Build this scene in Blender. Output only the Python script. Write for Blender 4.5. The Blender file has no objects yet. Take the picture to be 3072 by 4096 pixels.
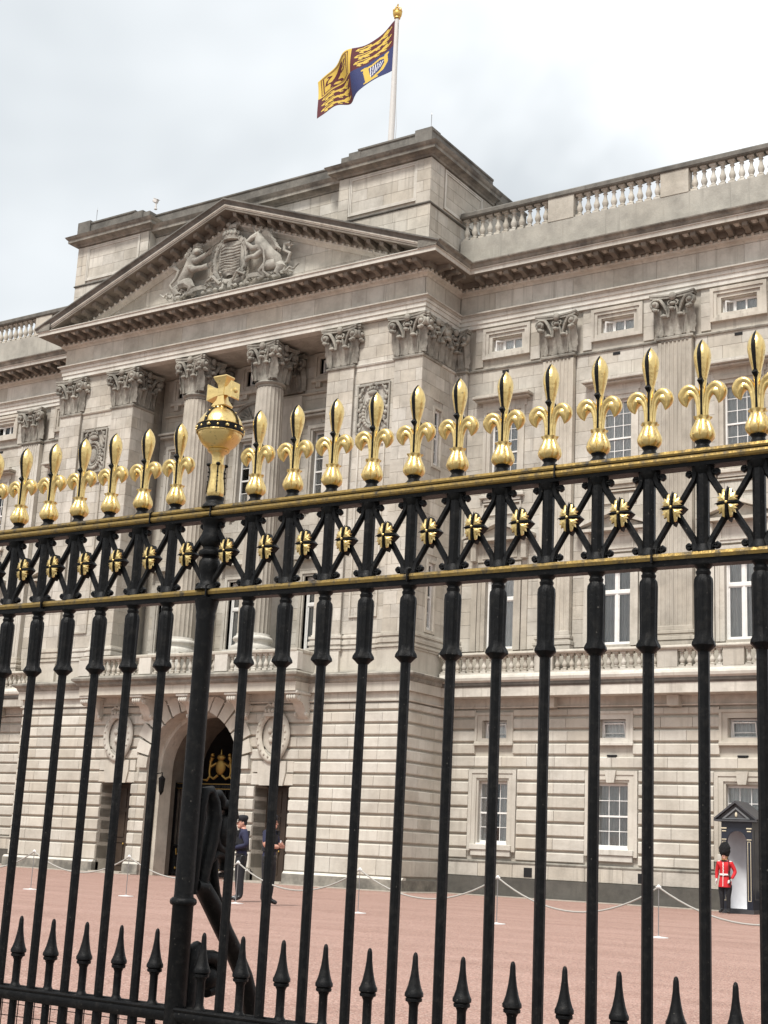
import bpy, math, random
from mathutils import Vector, Matrix, noise
R = math.radians
random.seed(7)
scene = bpy.context.scene
col = scene.collection

# ------------------------------------------------------------------ camera
def setup_camera():
    yaw, pit, rol = R(-33.7191), R(13.5359), R(2.8315)
    fw = Vector((math.sin(yaw) * math.cos(pit), math.cos(yaw) * math.cos(pit), math.sin(pit)))
    rt = Vector((math.cos(yaw), -math.sin(yaw), 0))
    up = rt.cross(fw)
    r2 = math.cos(rol) * rt + math.sin(rol) * up
    u2 = -math.sin(rol) * rt + math.cos(rol) * up
    m = Matrix((r2, u2, -fw)).transposed().to_4x4()
    m.translation = Vector((0, 0, 1.2))
    cd = bpy.data.cameras.new('camera')
    cd.sensor_fit = 'HORIZONTAL'; cd.sensor_width = 36; cd.lens = 5673.4 / 3072 * 36
    cd.clip_start = .05; cd.clip_end = 3000
    co = bpy.data.objects.new('camera', cd); co.matrix_world = m
    col.objects.link(co); scene.camera = co
setup_camera()

# ------------------------------------------------------------------ sky, sun, exposure
SUN_EL, SUN_AZ = R(58), R(6)         # azimuth measured from behind the camera, towards the left
def setup_world():
    w = bpy.data.worlds.new('World'); scene.world = w; w.use_nodes = True
    nt = w.node_tree; nt.nodes.clear(); N = nt.nodes.new; L = nt.links.new
    out = N('ShaderNodeOutputWorld'); bg = N('ShaderNodeBackground'); bg.inputs['Strength'].default_value = .0465
    sky = N('ShaderNodeTexSky'); sky.sky_type = 'NISHITA'; sky.sun_disc = False
    sky.sun_elevation = SUN_EL; sky.sun_rotation = R(180) + SUN_AZ
    sky.air_density = 1.0; sky.dust_density = 2.5; sky.ozone_density = 1.0
    tc = N('ShaderNodeTexCoord'); mp = N('ShaderNodeMapping')
    mp.inputs['Scale'].default_value = (1.0, 1.0, 1.25); mp.inputs['Location'].default_value = (2.32, .75, .4)
    mp.inputs['Rotation'].default_value = (0, 0, R(25))
    n1 = N('ShaderNodeTexNoise'); n1.inputs['Scale'].default_value = 1.9; n1.inputs['Detail'].default_value = 5
    n1.inputs['Roughness'].default_value = .52; n1.inputs['Distortion'].default_value = .25
    cr = N('ShaderNodeValToRGB')
    e = cr.color_ramp.elements
    e[0].position = .34; e[0].color = (5.0, 5.35, 5.6, 1)
    e[1].position = .64; e[1].color = (10.8, 11.0, 11.1, 1)
    m_ = cr.color_ramp.elements.new(.47); m_.color = (7.3, 7.6, 7.8, 1)
    mx = N('ShaderNodeMix'); mx.data_type = 'RGBA'; mx.inputs['Factor'].default_value = .94
    L(tc.outputs['Generated'], mp.inputs['Vector']); L(mp.outputs['Vector'], n1.inputs['Vector'])
    L(n1.outputs['Fac'], cr.inputs['Fac'])
    L(sky.outputs['Color'], mx.inputs[6]); L(cr.outputs['Color'], mx.inputs[7])
    L(mx.outputs[2], bg.inputs['Color']); L(bg.outputs['Background'], out.inputs['Surface'])
setup_world()
def setup_sun():
    ld = bpy.data.lights.new('sun', 'SUN'); ld.energy = 1.5; ld.angle = R(12); ld.color = (1, .965, .91)
    o = bpy.data.objects.new('sun', ld); col.objects.link(o)
    to = Vector((math.sin(SUN_AZ) * math.cos(SUN_EL), -math.cos(SUN_AZ) * math.cos(SUN_EL), math.sin(SUN_EL)))
    o.rotation_euler = to.to_track_quat('Z', 'Y').to_euler()
    o.location = (0, -5, 30)
setup_sun()
vs = scene.view_settings
vs.view_transform = 'Standard'; vs.look = 'None'; vs.exposure = 1.55; vs.gamma = 1; vs.use_curve_mapping = False
scene.cycles.use_denoising = True
scene.cycles.max_bounces = 6; scene.cycles.diffuse_bounces = 3; scene.cycles.glossy_bounces = 3
scene.cycles.transparent_max_bounces = 8

# ------------------------------------------------------------------ materials
MATS = {}
def new_mat(name):
    m = bpy.data.materials.new(name); m.use_nodes = True
    nt = m.node_tree; b = nt.nodes['Principled BSDF']; MATS[name] = m
    return m, nt, b
def simple(name, colr, rough=.6, metal=0., spec=.5, bump=0., bscale=40., var=0., vscale=6.):
    m, nt, b = new_mat(name); N = nt.nodes.new; L = nt.links.new
    b.inputs['Base Color'].default_value = (*colr, 1); b.inputs['Roughness'].default_value = rough
    b.inputs['Metallic'].default_value = metal; b.inputs['Specular IOR Level'].default_value = spec
    if bump or var:
        g = N('ShaderNodeNewGeometry')
        if var:
            n = N('ShaderNodeTexNoise'); n.inputs['Scale'].default_value = vscale; n.inputs['Detail'].default_value = 5
            L(g.outputs['Position'], n.inputs['Vector'])
            hs = N('ShaderNodeHueSaturation'); hs.inputs['Color'].default_value = (*colr, 1)
            mr = N('ShaderNodeMapRange'); mr.inputs[1].default_value = .25; mr.inputs[2].default_value = .75
            mr.inputs[3].default_value = 1 - var; mr.inputs[4].default_value = 1 + var
            L(n.outputs['Fac'], mr.inputs[0]); L(mr.outputs[0], hs.inputs['Value']); L(hs.outputs['Color'], b.inputs['Base Color'])
        if bump:
            n2 = N('ShaderNodeTexNoise'); n2.inputs['Scale'].default_value = bscale; n2.inputs['Detail'].default_value = 4
            L(g.outputs['Position'], n2.inputs['Vector'])
            bp = N('ShaderNodeBump'); bp.inputs['Strength'].default_value = bump; bp.inputs['Distance'].default_value = .02
            L(n2.outputs['Fac'], bp.inputs['Height']); L(bp.outputs['Normal'], b.inputs['Normal'])
    return m
def stone_mat(name, base, warm, dirt, dirt_amt, streak=.35, rnd=.5, bump=.35):
    """limestone: block-to-block tint, warm patches, rain streaks, soot blotches"""
    m, nt, b = new_mat(name); N = nt.nodes.new; L = nt.links.new
    g = N('ShaderNodeNewGeometry'); at = N('ShaderNodeAttribute'); at.attribute_name = 'tint'
    oi = N('ShaderNodeObjectInfo')
    ad = N('ShaderNodeMath'); ad.operation = 'ADD'; L(at.outputs['Fac'], ad.inputs[0]); L(oi.outputs['Random'], ad.inputs[1])
    fr = N('ShaderNodeMath'); fr.operation = 'FRACT'; L(ad.outputs[0], fr.inputs[0])
    c1 = N('ShaderNodeMix'); c1.data_type = 'RGBA'; c1.inputs[6].default_value = (*base, 1); c1.inputs[7].default_value = (*warm, 1)
    # random block + large patches
    nz = N('ShaderNodeTexNoise'); nz.inputs['Scale'].default_value = .45; nz.inputs['Detail'].default_value = 5
    L(g.outputs['Position'], nz.inputs['Vector'])
    mr = N('ShaderNodeMapRange'); mr.inputs[1].default_value = .35; mr.inputs[2].default_value = .7
    L(nz.outputs['Fac'], mr.inputs[0])
    wr = N('ShaderNodeMath'); wr.operation = 'MULTIPLY_ADD'; wr.inputs[1].default_value = rnd; L(fr.outputs[0], wr.inputs[0])
    sc = N('ShaderNodeMath'); sc.operation = 'MULTIPLY'; sc.inputs[1].default_value = .6; L(mr.outputs[0], sc.inputs[0])
    L(sc.outputs[0], wr.inputs[2]); wr.use_clamp = True
    L(wr.outputs[0], c1.inputs[0])
    # rain streaks
    mp = N('ShaderNodeMapping'); mp.inputs['Scale'].default_value = (3.8, 3.8, .17); L(g.outputs['Position'], mp.inputs['Vector'])
    ns = N('ShaderNodeTexNoise'); ns.inputs['Scale'].default_value = 1.6; ns.inputs['Detail'].default_value = 6; ns.inputs['Roughness'].default_value = .6
    L(mp.outputs['Vector'], ns.inputs['Vector'])
    ms = N('ShaderNodeMapRange'); ms.inputs[1].default_value = .5; ms.inputs[2].default_value = .70; ms.inputs[4].default_value = streak
    L(ns.outputs['Fac'], ms.inputs[0])
    # blotches
    nb = N('ShaderNodeTexNoise'); nb.inputs['Scale'].default_value = 1.3; nb.inputs['Detail'].default_value = 8; nb.inputs['Roughness'].default_value = .68
    L(g.outputs['Position'], nb.inputs['Vector'])
    mb = N('ShaderNodeMapRange'); mb.inputs[1].default_value = .5 - .18 * dirt_amt; mb.inputs[2].default_value = .78 - .18 * dirt_amt; mb.inputs[4].default_value = dirt_amt
    L(nb.outputs['Fac'], mb.inputs[0])
    mxm = N('ShaderNodeMath'); mxm.operation = 'MAXIMUM'; L(ms.outputs[0], mxm.inputs[0]); L(mb.outputs[0], mxm.inputs[1])
    c2 = N('ShaderNodeMix'); c2.data_type = 'RGBA'; L(c1.outputs[2], c2.inputs[6]); c2.inputs[7].default_value = (*dirt, 1)
    L(mxm.outputs[0], c2.inputs[0])
    # brightness per block
    br = N('ShaderNodeMapRange'); br.inputs[3].default_value = 1 - .16 * rnd; br.inputs[4].default_value = 1 + .12 * rnd
    wn = N('ShaderNodeTexWhiteNoise'); wn.noise_dimensions = '1D'; L(fr.outputs[0], wn.inputs['W']); L(wn.outputs['Value'], br.inputs[0])
    hs = N('ShaderNodeHueSaturation'); L(c2.outputs[2], hs.inputs['Color']); L(br.outputs[0], hs.inputs['Value'])
    L(hs.outputs['Color'], b.inputs['Base Color'])
    b.inputs['Roughness'].default_value = .85; b.inputs['Specular IOR Level'].default_value = .25
    nf = N('ShaderNodeTexNoise'); nf.inputs['Scale'].default_value = 14; nf.inputs['Detail'].default_value = 8; nf.inputs['Roughness'].default_value = .65
    L(g.outputs['Position'], nf.inputs['Vector'])
    bp = N('ShaderNodeBump'); bp.inputs['Strength'].default_value = bump; bp.inputs['Distance'].default_value = .03
    L(nf.outputs['Fac'], bp.inputs['Height']); L(bp.outputs['Normal'], b.inputs['Normal'])
    return m
stone_mat('stone', (.58, .555, .50), (.47, .43, .362), (.22, .20, .168), .55, .6, .75)
stone_mat('stone_rust', (.60, .575, .515), (.49, .45, .38), (.27, .245, .205), .46, .42, .6)
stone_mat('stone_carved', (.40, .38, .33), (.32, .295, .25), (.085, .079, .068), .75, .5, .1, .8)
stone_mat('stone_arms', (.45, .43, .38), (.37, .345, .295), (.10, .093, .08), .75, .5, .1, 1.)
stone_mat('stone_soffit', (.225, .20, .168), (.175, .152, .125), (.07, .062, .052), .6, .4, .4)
stone_mat('stone_pale', (.64, .62, .565), (.53, .495, .43), (.27, .247, .21), .5, .46, .4)
stone_mat('stone_dirty', (.38, .357, .31), (.30, .275, .23), (.095, .09, .08), .85, .62, .5)
stone_mat('stone_patchy', (.45, .43, .38), (.37, .345, .295), (.19, .18, .16), .6, .6, .6)
stone_mat('stone_sooty', (.20, .19, .17), (.155, .143, .124), (.055, .053, .048), .75, .55, .5)
stone_mat('stone_plinth', (.115, .11, .098), (.10, .09, .075), (.05, .048, .043), .7, .4, .3)
def gold_mat(name, base, dark, amt, rough, sc=55):
    m, nt, b = new_mat(name); N = nt.nodes.new; L = nt.links.new
    g = N('ShaderNodeNewGeometry')
    n = N('ShaderNodeTexNoise'); n.inputs['Scale'].default_value = sc; n.inputs['Detail'].default_value = 7; n.inputs['Roughness'].default_value = .7
    L(g.outputs['Position'], n.inputs['Vector'])
    mr = N('ShaderNodeMapRange'); mr.inputs[1].default_value = .56 if sc > 30 else .47; mr.inputs[2].default_value = .74 if sc > 30 else .66; mr.inputs[4].default_value = amt
    L(n.outputs['Fac'], mr.inputs[0])
    c = N('ShaderNodeMix'); c.data_type = 'RGBA'; c.inputs[6].default_value = (*base, 1); c.inputs[7].default_value = (*dark, 1)
    L(mr.outputs[0], c.inputs[0]); L(c.outputs[2], b.inputs['Base Color'])
    iv = N('ShaderNodeMath'); iv.operation = 'MULTIPLY_ADD'; iv.inputs[1].default_value = -.8; iv.inputs[2].default_value = .92; L(mr.outputs[0], iv.inputs[0])
    L(iv.outputs[0], b.inputs['Metallic'])
    rr = N('ShaderNodeMapRange'); rr.inputs[3].default_value = rough - .07; rr.inputs[4].default_value = rough + .16; L(n.outputs['Fac'], rr.inputs[0])
    L(rr.outputs[0], b.inputs['Roughness'])
    n2 = N('ShaderNodeTexNoise'); n2.inputs['Scale'].default_value = 48; n2.inputs['Detail'].default_value = 5
    L(g.outputs['Position'], n2.inputs['Vector'])
    bp = N('ShaderNodeBump'); bp.inputs['Strength'].default_value = .42; bp.inputs['Distance'].default_value = .006
    L(n2.outputs['Fac'], bp.inputs['Height']); L(bp.outputs['Normal'], b.inputs['Normal'])
    return m
gold_mat('gilt', (.72, .535, .225), (.11, .07, .03), .9, .27)
gold_mat('gilt_worn', (.30, .205, .07), (.03, .024, .016), 1., .36, 20)
gold_mat('gilt_dull', (.60, .40, .12), (.10, .06, .02), .6, .4)
gold_mat('gilt_dark', (.26, .17, .05), (.04, .026, .01), .8, .45)
def iron_mat():
    m, nt, b = new_mat('iron'); N = nt.nodes.new; L = nt.links.new
    g = N('ShaderNodeNewGeometry'); n = N('ShaderNodeTexNoise'); n.inputs['Scale'].default_value = 26; n.inputs['Detail'].default_value = 8; n.inputs['Roughness'].default_value = .75
    L(g.outputs['Position'], n.inputs['Vector'])
    cr = N('ShaderNodeValToRGB'); e = cr.color_ramp.elements
    e[0].position = .5; e[0].color = (.0035, .0036, .004, 1); e[1].position = .8; e[1].color = (.022, .020, .018, 1)
    L(n.outputs['Fac'], cr.inputs['Fac'])
    sp = N('ShaderNodeTexNoise'); sp.inputs['Scale'].default_value = 95; sp.inputs['Detail'].default_value = 3; L(g.outputs['Position'], sp.inputs['Vector'])
    sr = N('ShaderNodeMapRange'); sr.inputs[1].default_value = .70; sr.inputs[2].default_value = .76; sr.inputs[4].default_value = .5; L(sp.outputs['Fac'], sr.inputs[0])
    cm_ = N('ShaderNodeMix'); cm_.data_type = 'RGBA'; L(cr.outputs['Color'], cm_.inputs[6]); cm_.inputs[7].default_value = (.16, .145, .125, 1); L(sr.outputs[0], cm_.inputs[0]); L(cm_.outputs[2], b.inputs['Base Color'])
    mr = N('ShaderNodeMapRange'); mr.inputs[3].default_value = .30; mr.inputs[4].default_value = .6; L(n.outputs['Fac'], mr.inputs[0]); L(mr.outputs[0], b.inputs['Roughness']); b.inputs['Specular IOR Level'].default_value = .15
    bp = N('ShaderNodeBump'); bp.inputs['Strength'].default_value = .75; bp.inputs['Distance'].default_value = .005
    L(n.outputs['Fac'], bp.inputs['Height']); L(bp.outputs['Normal'], b.inputs['Normal'])
iron_mat()
def ground_mat():
    m, nt, b = new_mat('red_tarmac'); N = nt.nodes.new; L = nt.links.new
    g = N('ShaderNodeNewGeometry')
    mpg = N('ShaderNodeMapping'); mpg.inputs['Scale'].default_value = (.35, 1.6, 1); L(g.outputs['Position'], mpg.inputs['Vector'])
    n1 = N('ShaderNodeTexNoise'); n1.inputs['Scale'].default_value = .6; n1.inputs['Detail'].default_value = 9; n1.inputs['Roughness'].default_value = .68; L(mpg.outputs['Vector'], n1.inputs['Vector'])
    gr = N('ShaderNodeMapRange'); gr.inputs[1].default_value = .36; gr.inputs[2].default_value = .64; L(n1.outputs['Fac'], gr.inputs[0])
    c = N('ShaderNodeMix'); c.data_type = 'RGBA'; c.inputs[6].default_value = (.265, .163, .132, 1); c.inputs[7].default_value = (.335, .215, .178, 1)
    L(gr.outputs[0], c.inputs[0])
    v = N('ShaderNodeTexVoronoi'); v.inputs['Scale'].default_value = 75; L(g.outputs['Position'], v.inputs['Vector'])
    vr = N('ShaderNodeSeparateColor'); L(v.outputs['Color'], vr.inputs[0])
    pr = N('ShaderNodeMapRange'); pr.inputs[3].default_value = .58; pr.inputs[4].default_value = 1.42; L(vr.outputs[0], pr.inputs[0])
    hs = N('ShaderNodeHueSaturation'); L(c.outputs[2], hs.inputs['Color']); L(pr.outputs[0], hs.inputs['Value'])
    st = N('ShaderNodeMath'); st.operation = 'GREATER_THAN'; st.inputs[1].default_value = .93; L(vr.outputs[1], st.inputs[0])
    c2 = N('ShaderNodeMix'); c2.data_type = 'RGBA'; L(hs.outputs['Color'], c2.inputs[6]); c2.inputs[7].default_value = (.44, .34, .29, 1); L(st.outputs[0], c2.inputs[0])
    L(c2.outputs[2], b.inputs['Base Color']); b.inputs['Roughness'].default_value = .9; b.inputs['Specular IOR Level'].default_value = .2
    bp = N('ShaderNodeBump'); bp.inputs['Strength'].default_value = .5; bp.inputs['Distance'].default_value = .01
    L(v.outputs['Distance'], bp.inputs['Height']); L(bp.outputs['Normal'], b.inputs['Normal'])
ground_mat()
def glass_mat():
    m, nt, b = new_mat('glass'); N = nt.nodes.new; L = nt.links.new
    out = nt.nodes['Material Output']; nt.nodes.remove(b)
    gl = N('ShaderNodeBsdfGlossy'); gl.inputs['Roughness'].default_value = .03; gl.inputs['Color'].default_value = (.9, .93, .95, 1)
    tr = N('ShaderNodeBsdfTransparent'); tr.inputs['Color'].default_value = (.93, .935, .93, 1)
    fr = N('ShaderNodeFresnel'); fr.inputs['IOR'].default_value = 1.5
    mx = N('ShaderNodeMixShader'); L(fr.outputs[0], mx.inputs[0]); L(tr.outputs[0], mx.inputs[1]); L(gl.outputs[0], mx.inputs[2])
    L(mx.outputs[0], out.inputs['Surface'])
glass_mat()
simple('white_paint', (.74, .73, .70), .45, var=.08)
simple('curtain', (.80, .80, .775), .9, var=.12, vscale=3)
def vary(name):
    m = MATS[name]; nt = m.node_tree; b = nt.nodes['Principled BSDF']; src = b.inputs['Base Color'].links[0].from_socket
    oi = nt.nodes.new('ShaderNodeObjectInfo'); mr = nt.nodes.new('ShaderNodeMapRange'); mr.inputs[3].default_value = .55; mr.inputs[4].default_value = 1.1
    hs = nt.nodes.new('ShaderNodeHueSaturation'); nt.links.new(oi.outputs['Random'], mr.inputs[0]); nt.links.new(mr.outputs[0], hs.inputs['Value']); nt.links.new(src, hs.inputs['Color']); nt.links.new(hs.outputs['Color'], b.inputs['Base Color'])
vary('curtain')
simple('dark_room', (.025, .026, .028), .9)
simple('door_wood', (.045, .03, .02), .5, var=.2)
simple('black_void', (.008, .008, .009), .9)
simple('lead_roof', (.16, .165, .17), .7, var=.1)
simple('pole_white', (.58, .56, .53), .4, var=.06)
simple('kerb_stone', (.36, .32, .27), .9, var=.2, bump=.2)
simple('rope', (.36, .345, .315), .8, bump=.4, bscale=120)
simple('steel', (.30, .30, .30), .4, .8)
simple('plate_white', (.72, .72, .71), .4)
simple('tunic_red', (.52, .012, .018), .75, var=.12, vscale=14)
simple('cloth_black', (.010, .010, .013), .85, var=.2, vscale=14)
simple('cloth_navy', (.016, .018, .048), .85, var=.2, vscale=14)
simple('fur_black', (.006, .006, .007), .95, bump=1., bscale=60)
simple('skin', (.50, .26, .19), .55, var=.06)
simple('leather_white', (.78, .77, .75), .5)
simple('boot', (.012, .012, .013), .25)
simple('rifle_metal', (.02, .02, .022), .4, .5)
simple('box_blue', (.012, .016, .027), .42, var=.15)
simple('box_grey', (.66, .67, .69), .6, var=.06)
simple('gable_grey', (.15, .155, .16), .6, var=.1)
simple('box_trim', (.62, .55, .40), .5)
simple('slate', (.055, .056, .06), .6, var=.2)
simple('flag_red', (.085, .010, .016), .8)
simple('flag_gold', (.62, .43, .07), .75)
simple('flag_blue', (.026, .036, .125), .8)
simple('flag_white', (.7, .7, .72), .8)
simple('flag_dark', (.045, .012, .014), .8)
simple('hivis', (.75, .72, .08), .6)

# ------------------------------------------------------------------ mesh builder
class MB:
    def __init__(s):
        s.v = []; s.f = []; s.t = []; s.mi = []; s.M = None; s.tint = 0.; s.mat = 0
    def add(s, vs_, fs):
        n = len(s.v)
        if s.M is not None:
            s.v += [tuple(s.M @ Vector(p)) for p in vs_]
        else:
            s.v += [tuple(p) for p in vs_]
        for f in fs:
            s.f.append([i + n for i in f]); s.t.append(s.tint); s.mi.append(s.mat)
        return s
    def box(s, x0, x1, y0, y1, z0, z1):
        return s.add([(x0, y0, z0), (x1, y0, z0), (x1, y1, z0), (x0, y1, z0), (x0, y0, z1), (x1, y0, z1), (x1, y1, z1), (x0, y1, z1)],
                     [(0, 3, 2, 1), (4, 5, 6, 7), (0, 1, 5, 4), (1, 2, 6, 5), (2, 3, 7, 6), (3, 0, 4, 7)])
    def cbox(s, x0, x1, y0, y1, z0, z1, c):
        """box with a chamfer c on every edge"""
        V = []; F = []
        def q(sx, sy, sz): return (x1 if sx else x0, y1 if sy else y0, z1 if sz else z0)
        vid = {}
        for a in (0, 1):
            for b in (0, 1):
                for d in (0, 1):
                    p = q(a, b, d); ix = c if not a else -c; iy = c if not b else -c; iz = c if not d else -c
                    for k, pp in enumerate(((p[0], p[1] + iy, p[2] + iz), (p[0] + ix, p[1], p[2] + iz), (p[0] + ix, p[1] + iy, p[2]))):
                        vid[(a, b, d, k)] = len(V); V.append(pp)
        g = lambda a, b, d, k: vid[(a, b, d, k)]
        for a in (0, 1): F.append([g(a, 0, 0, 0), g(a, 1, 0, 0), g(a, 1, 1, 0), g(a, 0, 1, 0)])
        for b in (0, 1): F.append([g(0, b, 0, 1), g(1, b, 0, 1), g(1, b, 1, 1), g(0, b, 1, 1)])
        for d in (0, 1): F.append([g(0, 0, d, 2), g(1, 0, d, 2), g(1, 1, d, 2), g(0, 1, d, 2)])
        for a in (0, 1):
            for b in (0, 1): F.append([g(a, b, 0, 0), g(a, b, 1, 0), g(a, b, 1, 1), g(a, b, 0, 1)])
            for d in (0, 1): F.append([g(a, 0, d, 0), g(a, 1, d, 0), g(a, 1, d, 2), g(a, 0, d, 2)])
        for b in (0, 1):
            for d in (0, 1): F.append([g(0, b, d, 1), g(1, b, d, 1), g(1, b, d, 2), g(0, b, d, 2)])
        for a in (0, 1):
            for b in (0, 1):
                for d in (0, 1): F.append([g(a, b, d, 0), g(a, b, d, 1), g(a, b, d, 2)])
        return s.add(V, F)
    def grid(s, fn, nu, nv, wu=False):
        V = [fn(i / nu, j / nv) for j in range(nv + 1) for i in range(nu if wu else nu + 1)]
        w = nu if wu else nu + 1; F = []
        for j in range(nv):
            for i in range(nu):
                a = j * w + i; b = j * w + (i + 1) % w
                F.append((a, b, b + w, a + w))
        return s.add(V, F)
    def lathe(s, prof, seg=16, c=(0, 0, 0), mod=None, cap=True):
        V = []; F = []; n = len(prof)
        for r, z in prof:
            for i in range(seg):
                a = 2 * math.pi * i / seg; k = mod(a, z) if mod else 1
                V.append((c[0] + r * k * math.cos(a), c[1] + r * k * math.sin(a), c[2] + z))
        for j in range(n - 1):
            for i in range(seg):
                a = j * seg + i; b = j * seg + (i + 1) % seg
                F.append((a, b, b + seg, a + seg))
        if cap:
            F.append(tuple(range(seg))[::-1]); F.append(tuple(range((n - 1) * seg, n * seg)))
        return s.add(V, F)
    def sphere(s, c, r, seg=12, rings=8):
        if not hasattr(r, '__len__'): r = (r, r, r)
        def fn(u, v):
            a = 2 * math.pi * u; b = math.pi * (v - .5)
            return (c[0] + r[0] * math.cos(a) * math.cos(b), c[1] + r[1] * math.sin(a) * math.cos(b), c[2] + r[2] * math.sin(b))
        return s.grid(fn, seg, rings, True)
    def tube(s, pts, rad, seg=8, flat=1., ref=None, cap=True, sec=None):
        pts = [Vector(p) for p in pts]; n = len(pts)
        if not hasattr(rad, '__len__'): rad = [rad] * n
        V = []; F = []; b = None
        for i in range(n):
            t = (pts[min(i + 1, n - 1)] - pts[max(i - 1, 0)])
            if t.length < 1e-9: t = Vector((0, 0, 1))
            t.normalize()
            if ref is not None: b = (Vector(ref) - t * t.dot(Vector(ref))).normalized()
            elif b is None:
                b = t.orthogonal().normalized()
            else: b = (b - t * t.dot(b)).normalized()
            nn = b.cross(t)
            for k in range(seg):
                a = 2 * math.pi * k / seg
                cx, cy = (math.cos(a), math.sin(a)) if sec is None else sec[k]
                V.append(pts[i] + rad[i] * (cx * nn + flat * cy * b))
        for i in range(n - 1):
            for k in range(seg):
                a = i * seg + k; c = i * seg + (k + 1) % seg
                F.append((a, c, c + seg, a + seg))
        if cap:
            F.append(tuple(range(seg))[::-1]); F.append(tuple(range((n - 1) * seg, n * seg)))
        return s.add(V, F)
    def prism(s, poly, y0, y1, plane='xz'):
        """polygon (a,b) extruded: xz -> along y, yz -> along x, xy -> along z"""
        n = len(poly)
        mk = {'xz': lambda a, b, c: (a, c, b), 'yz': lambda a, b, c: (c, a, b), 'xy': lambda a, b, c: (a, b, c)}[plane]
        V = [mk(a, b, y0) for a, b in poly] + [mk(a, b, y1) for a, b in poly]
        F = [tuple(range(n)), tuple(range(2 * n - 1, n - 1, -1))] + [(i, (i + 1) % n, (i + 1) % n + n, i + n) for i in range(n)]
        return s.add(V, F)
    def sweep(s, prof, path, cap=True):
        """profile (outward offset, z) swept along a plan path; outward is to the right of the direction of travel"""
        n = len(path); V = []; m = len(prof)
        nor = []
        for i in range(n - 1):
            d = Vector((path[i + 1][0] - path[i][0], path[i + 1][1] - path[i][1])).normalized(); nor.append(Vector((d.y, -d.x)))
        for i in range(n):
            if i == 0: o = nor[0]
            elif i == n - 1: o = nor[-1]
            else: o = (nor[i - 1] + nor[i]) / (1 + nor[i - 1].dot(nor[i]))
            for of, z in prof: V.append((path[i][0] + o.x * of, path[i][1] + o.y * of, z))
        F = []
        for i in range(n - 1):
            for j in range(m - 1):
                a = i * m + j; F.append((a, a + 1, a + 1 + m, a + m))
        if cap: F.append(tuple(range(m))); F.append(tuple(range((n - 1) * m, n * m))[::-1])
        return s.add(V, F)
    def mesh(s, name, mats, smooth=None, tint=False, recalc=True):
        me = bpy.data.meshes.new(name); me.from_pydata(s.v, [], s.f)
        if isinstance(mats, str): mats = [mats]
        for m in mats: me.materials.append(MATS[m])
        if len(mats) > 1: me.polygons.foreach_set('material_index', s.mi)
        if tint:
            a = me.attributes.new('tint', 'FLOAT', 'FACE'); a.data.foreach_set('value', s.t)
        if recalc and len(s.f) < 60000:
            import bmesh
            bm = bmesh.new(); bm.from_mesh(me); bmesh.ops.recalc_face_normals(bm, faces=bm.faces); bm.to_mesh(me); bm.free()
        if smooth is not None:
            me.polygons.foreach_set('use_smooth', [True] * len(me.polygons))
            if smooth < 180: me.set_sharp_from_angle(angle=R(smooth))
        me.update(); return me
    def build(s, name, mats, parent=None, loc=(0, 0, 0), smooth=None, tint=False, kind=None):
        return ob(name, s.mesh(name, mats, smooth, tint), parent, loc, kind=kind)
def ob(name, data, parent=None, loc=(0, 0, 0), rot=(0, 0, 0), scale=(1, 1, 1), kind=None):
    o = bpy.data.objects.new(name, data); col.objects.link(o)
    if parent is not None: o.parent = parent
    o.location = loc; o.rotation_euler = rot; o.scale = scale
    if kind: o['kind'] = kind
    return o
def thing(name, label, cat, loc=(0, 0, 0), rotz=0, group=None):
    o = ob(name, None, None, loc, (0, 0, rotz)); o.empty_display_size = .2
    return tag(o, label, cat, group)
def tag(o, label, cat, group=None):
    o['label'] = label; o['category'] = cat
    if group: o['group'] = group
    return o

# ------------------------------------------------------------------ ground
XC, YB, YF = -35.1, 40.9, 4.597
g = MB(); g.add([(-900, -300, 0), (900, -300, 0), (900, 1500, 0), (-900, 1500, 0)], [(0, 1, 2, 3)])
o = g.build('forecourt', 'red_tarmac'); o['kind'] = 'structure'
simple('paving', (.15, .145, .135), .85, var=.15, bump=.2)
g = MB(); g.box(-60, 60, -40, YF - .35, -.1, .02)
o = g.build('pavement', 'paving'); o['kind'] = 'structure'

# ------------------------------------------------------------------ palace
palace = thing('palace', 'cream stone palace with pedimented centre block, columns and balustraded wings', 'palace', (XC, YB, 0))
WY = 2.5                      # wing wall plane
PATH = [(-30, WY), (-9.15, WY), (-9.15, 0), (9.15, 0), (9.15, WY), (28, WY)]
BAYS_R = [11.2, 15.6, 20.0, 24.4]; BAYS_L = [-11.2, -15.6, -20.0]
PILS_R = [9.02, 13.42, 17.82, 22.22, 26.6]; PILS_L = [-9.02, -13.42, -17.82, -22.2]
fr_front = lambda y: (lambda u, n, z: (u, y - n, z))
fr_right = lambda x: (lambda u, n, z: (x + n, u, z))          # u runs along +y
fr_left = lambda x: (lambda u, n, z: (x - n, u, z))

def blk_verts(fr, u0, u1, z0, z1, d, bu, bz, bd):
    V = [fr(u0, -d, z0), fr(u1, -d, z0), fr(u1, -d, z1), fr(u0, -d, z1),
         fr(u0, -bd, z0), fr(u1, -bd, z0), fr(u1, -bd, z1), fr(u0, -bd, z1),
         fr(u0 + bu, 0, z0 + bz), fr(u1 - bu, 0, z0 + bz), fr(u1 - bu, 0, z1 - bz), fr(u0 + bu, 0, z1 - bz)]
    F = [(8, 9, 10, 11)]
    for k in (0, 4):
        for i in range(4): F.append((k + i, k + (i + 1) % 4, k + (i + 1) % 4 + 4, k + i + 4))
    return V, F
def minus(iv, cuts):
    out = [iv]
    for a, b in cuts:
        nx = []
        for p, q in out:
            if b <= p or a >= q: nx.append((p, q)); continue
            if a > p: nx.append((p, a))
            if b < q: nx.append((b, q))
        out = nx
    return [(p, q) for p, q in out if q - p > .04]
ASH = MB()
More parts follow.
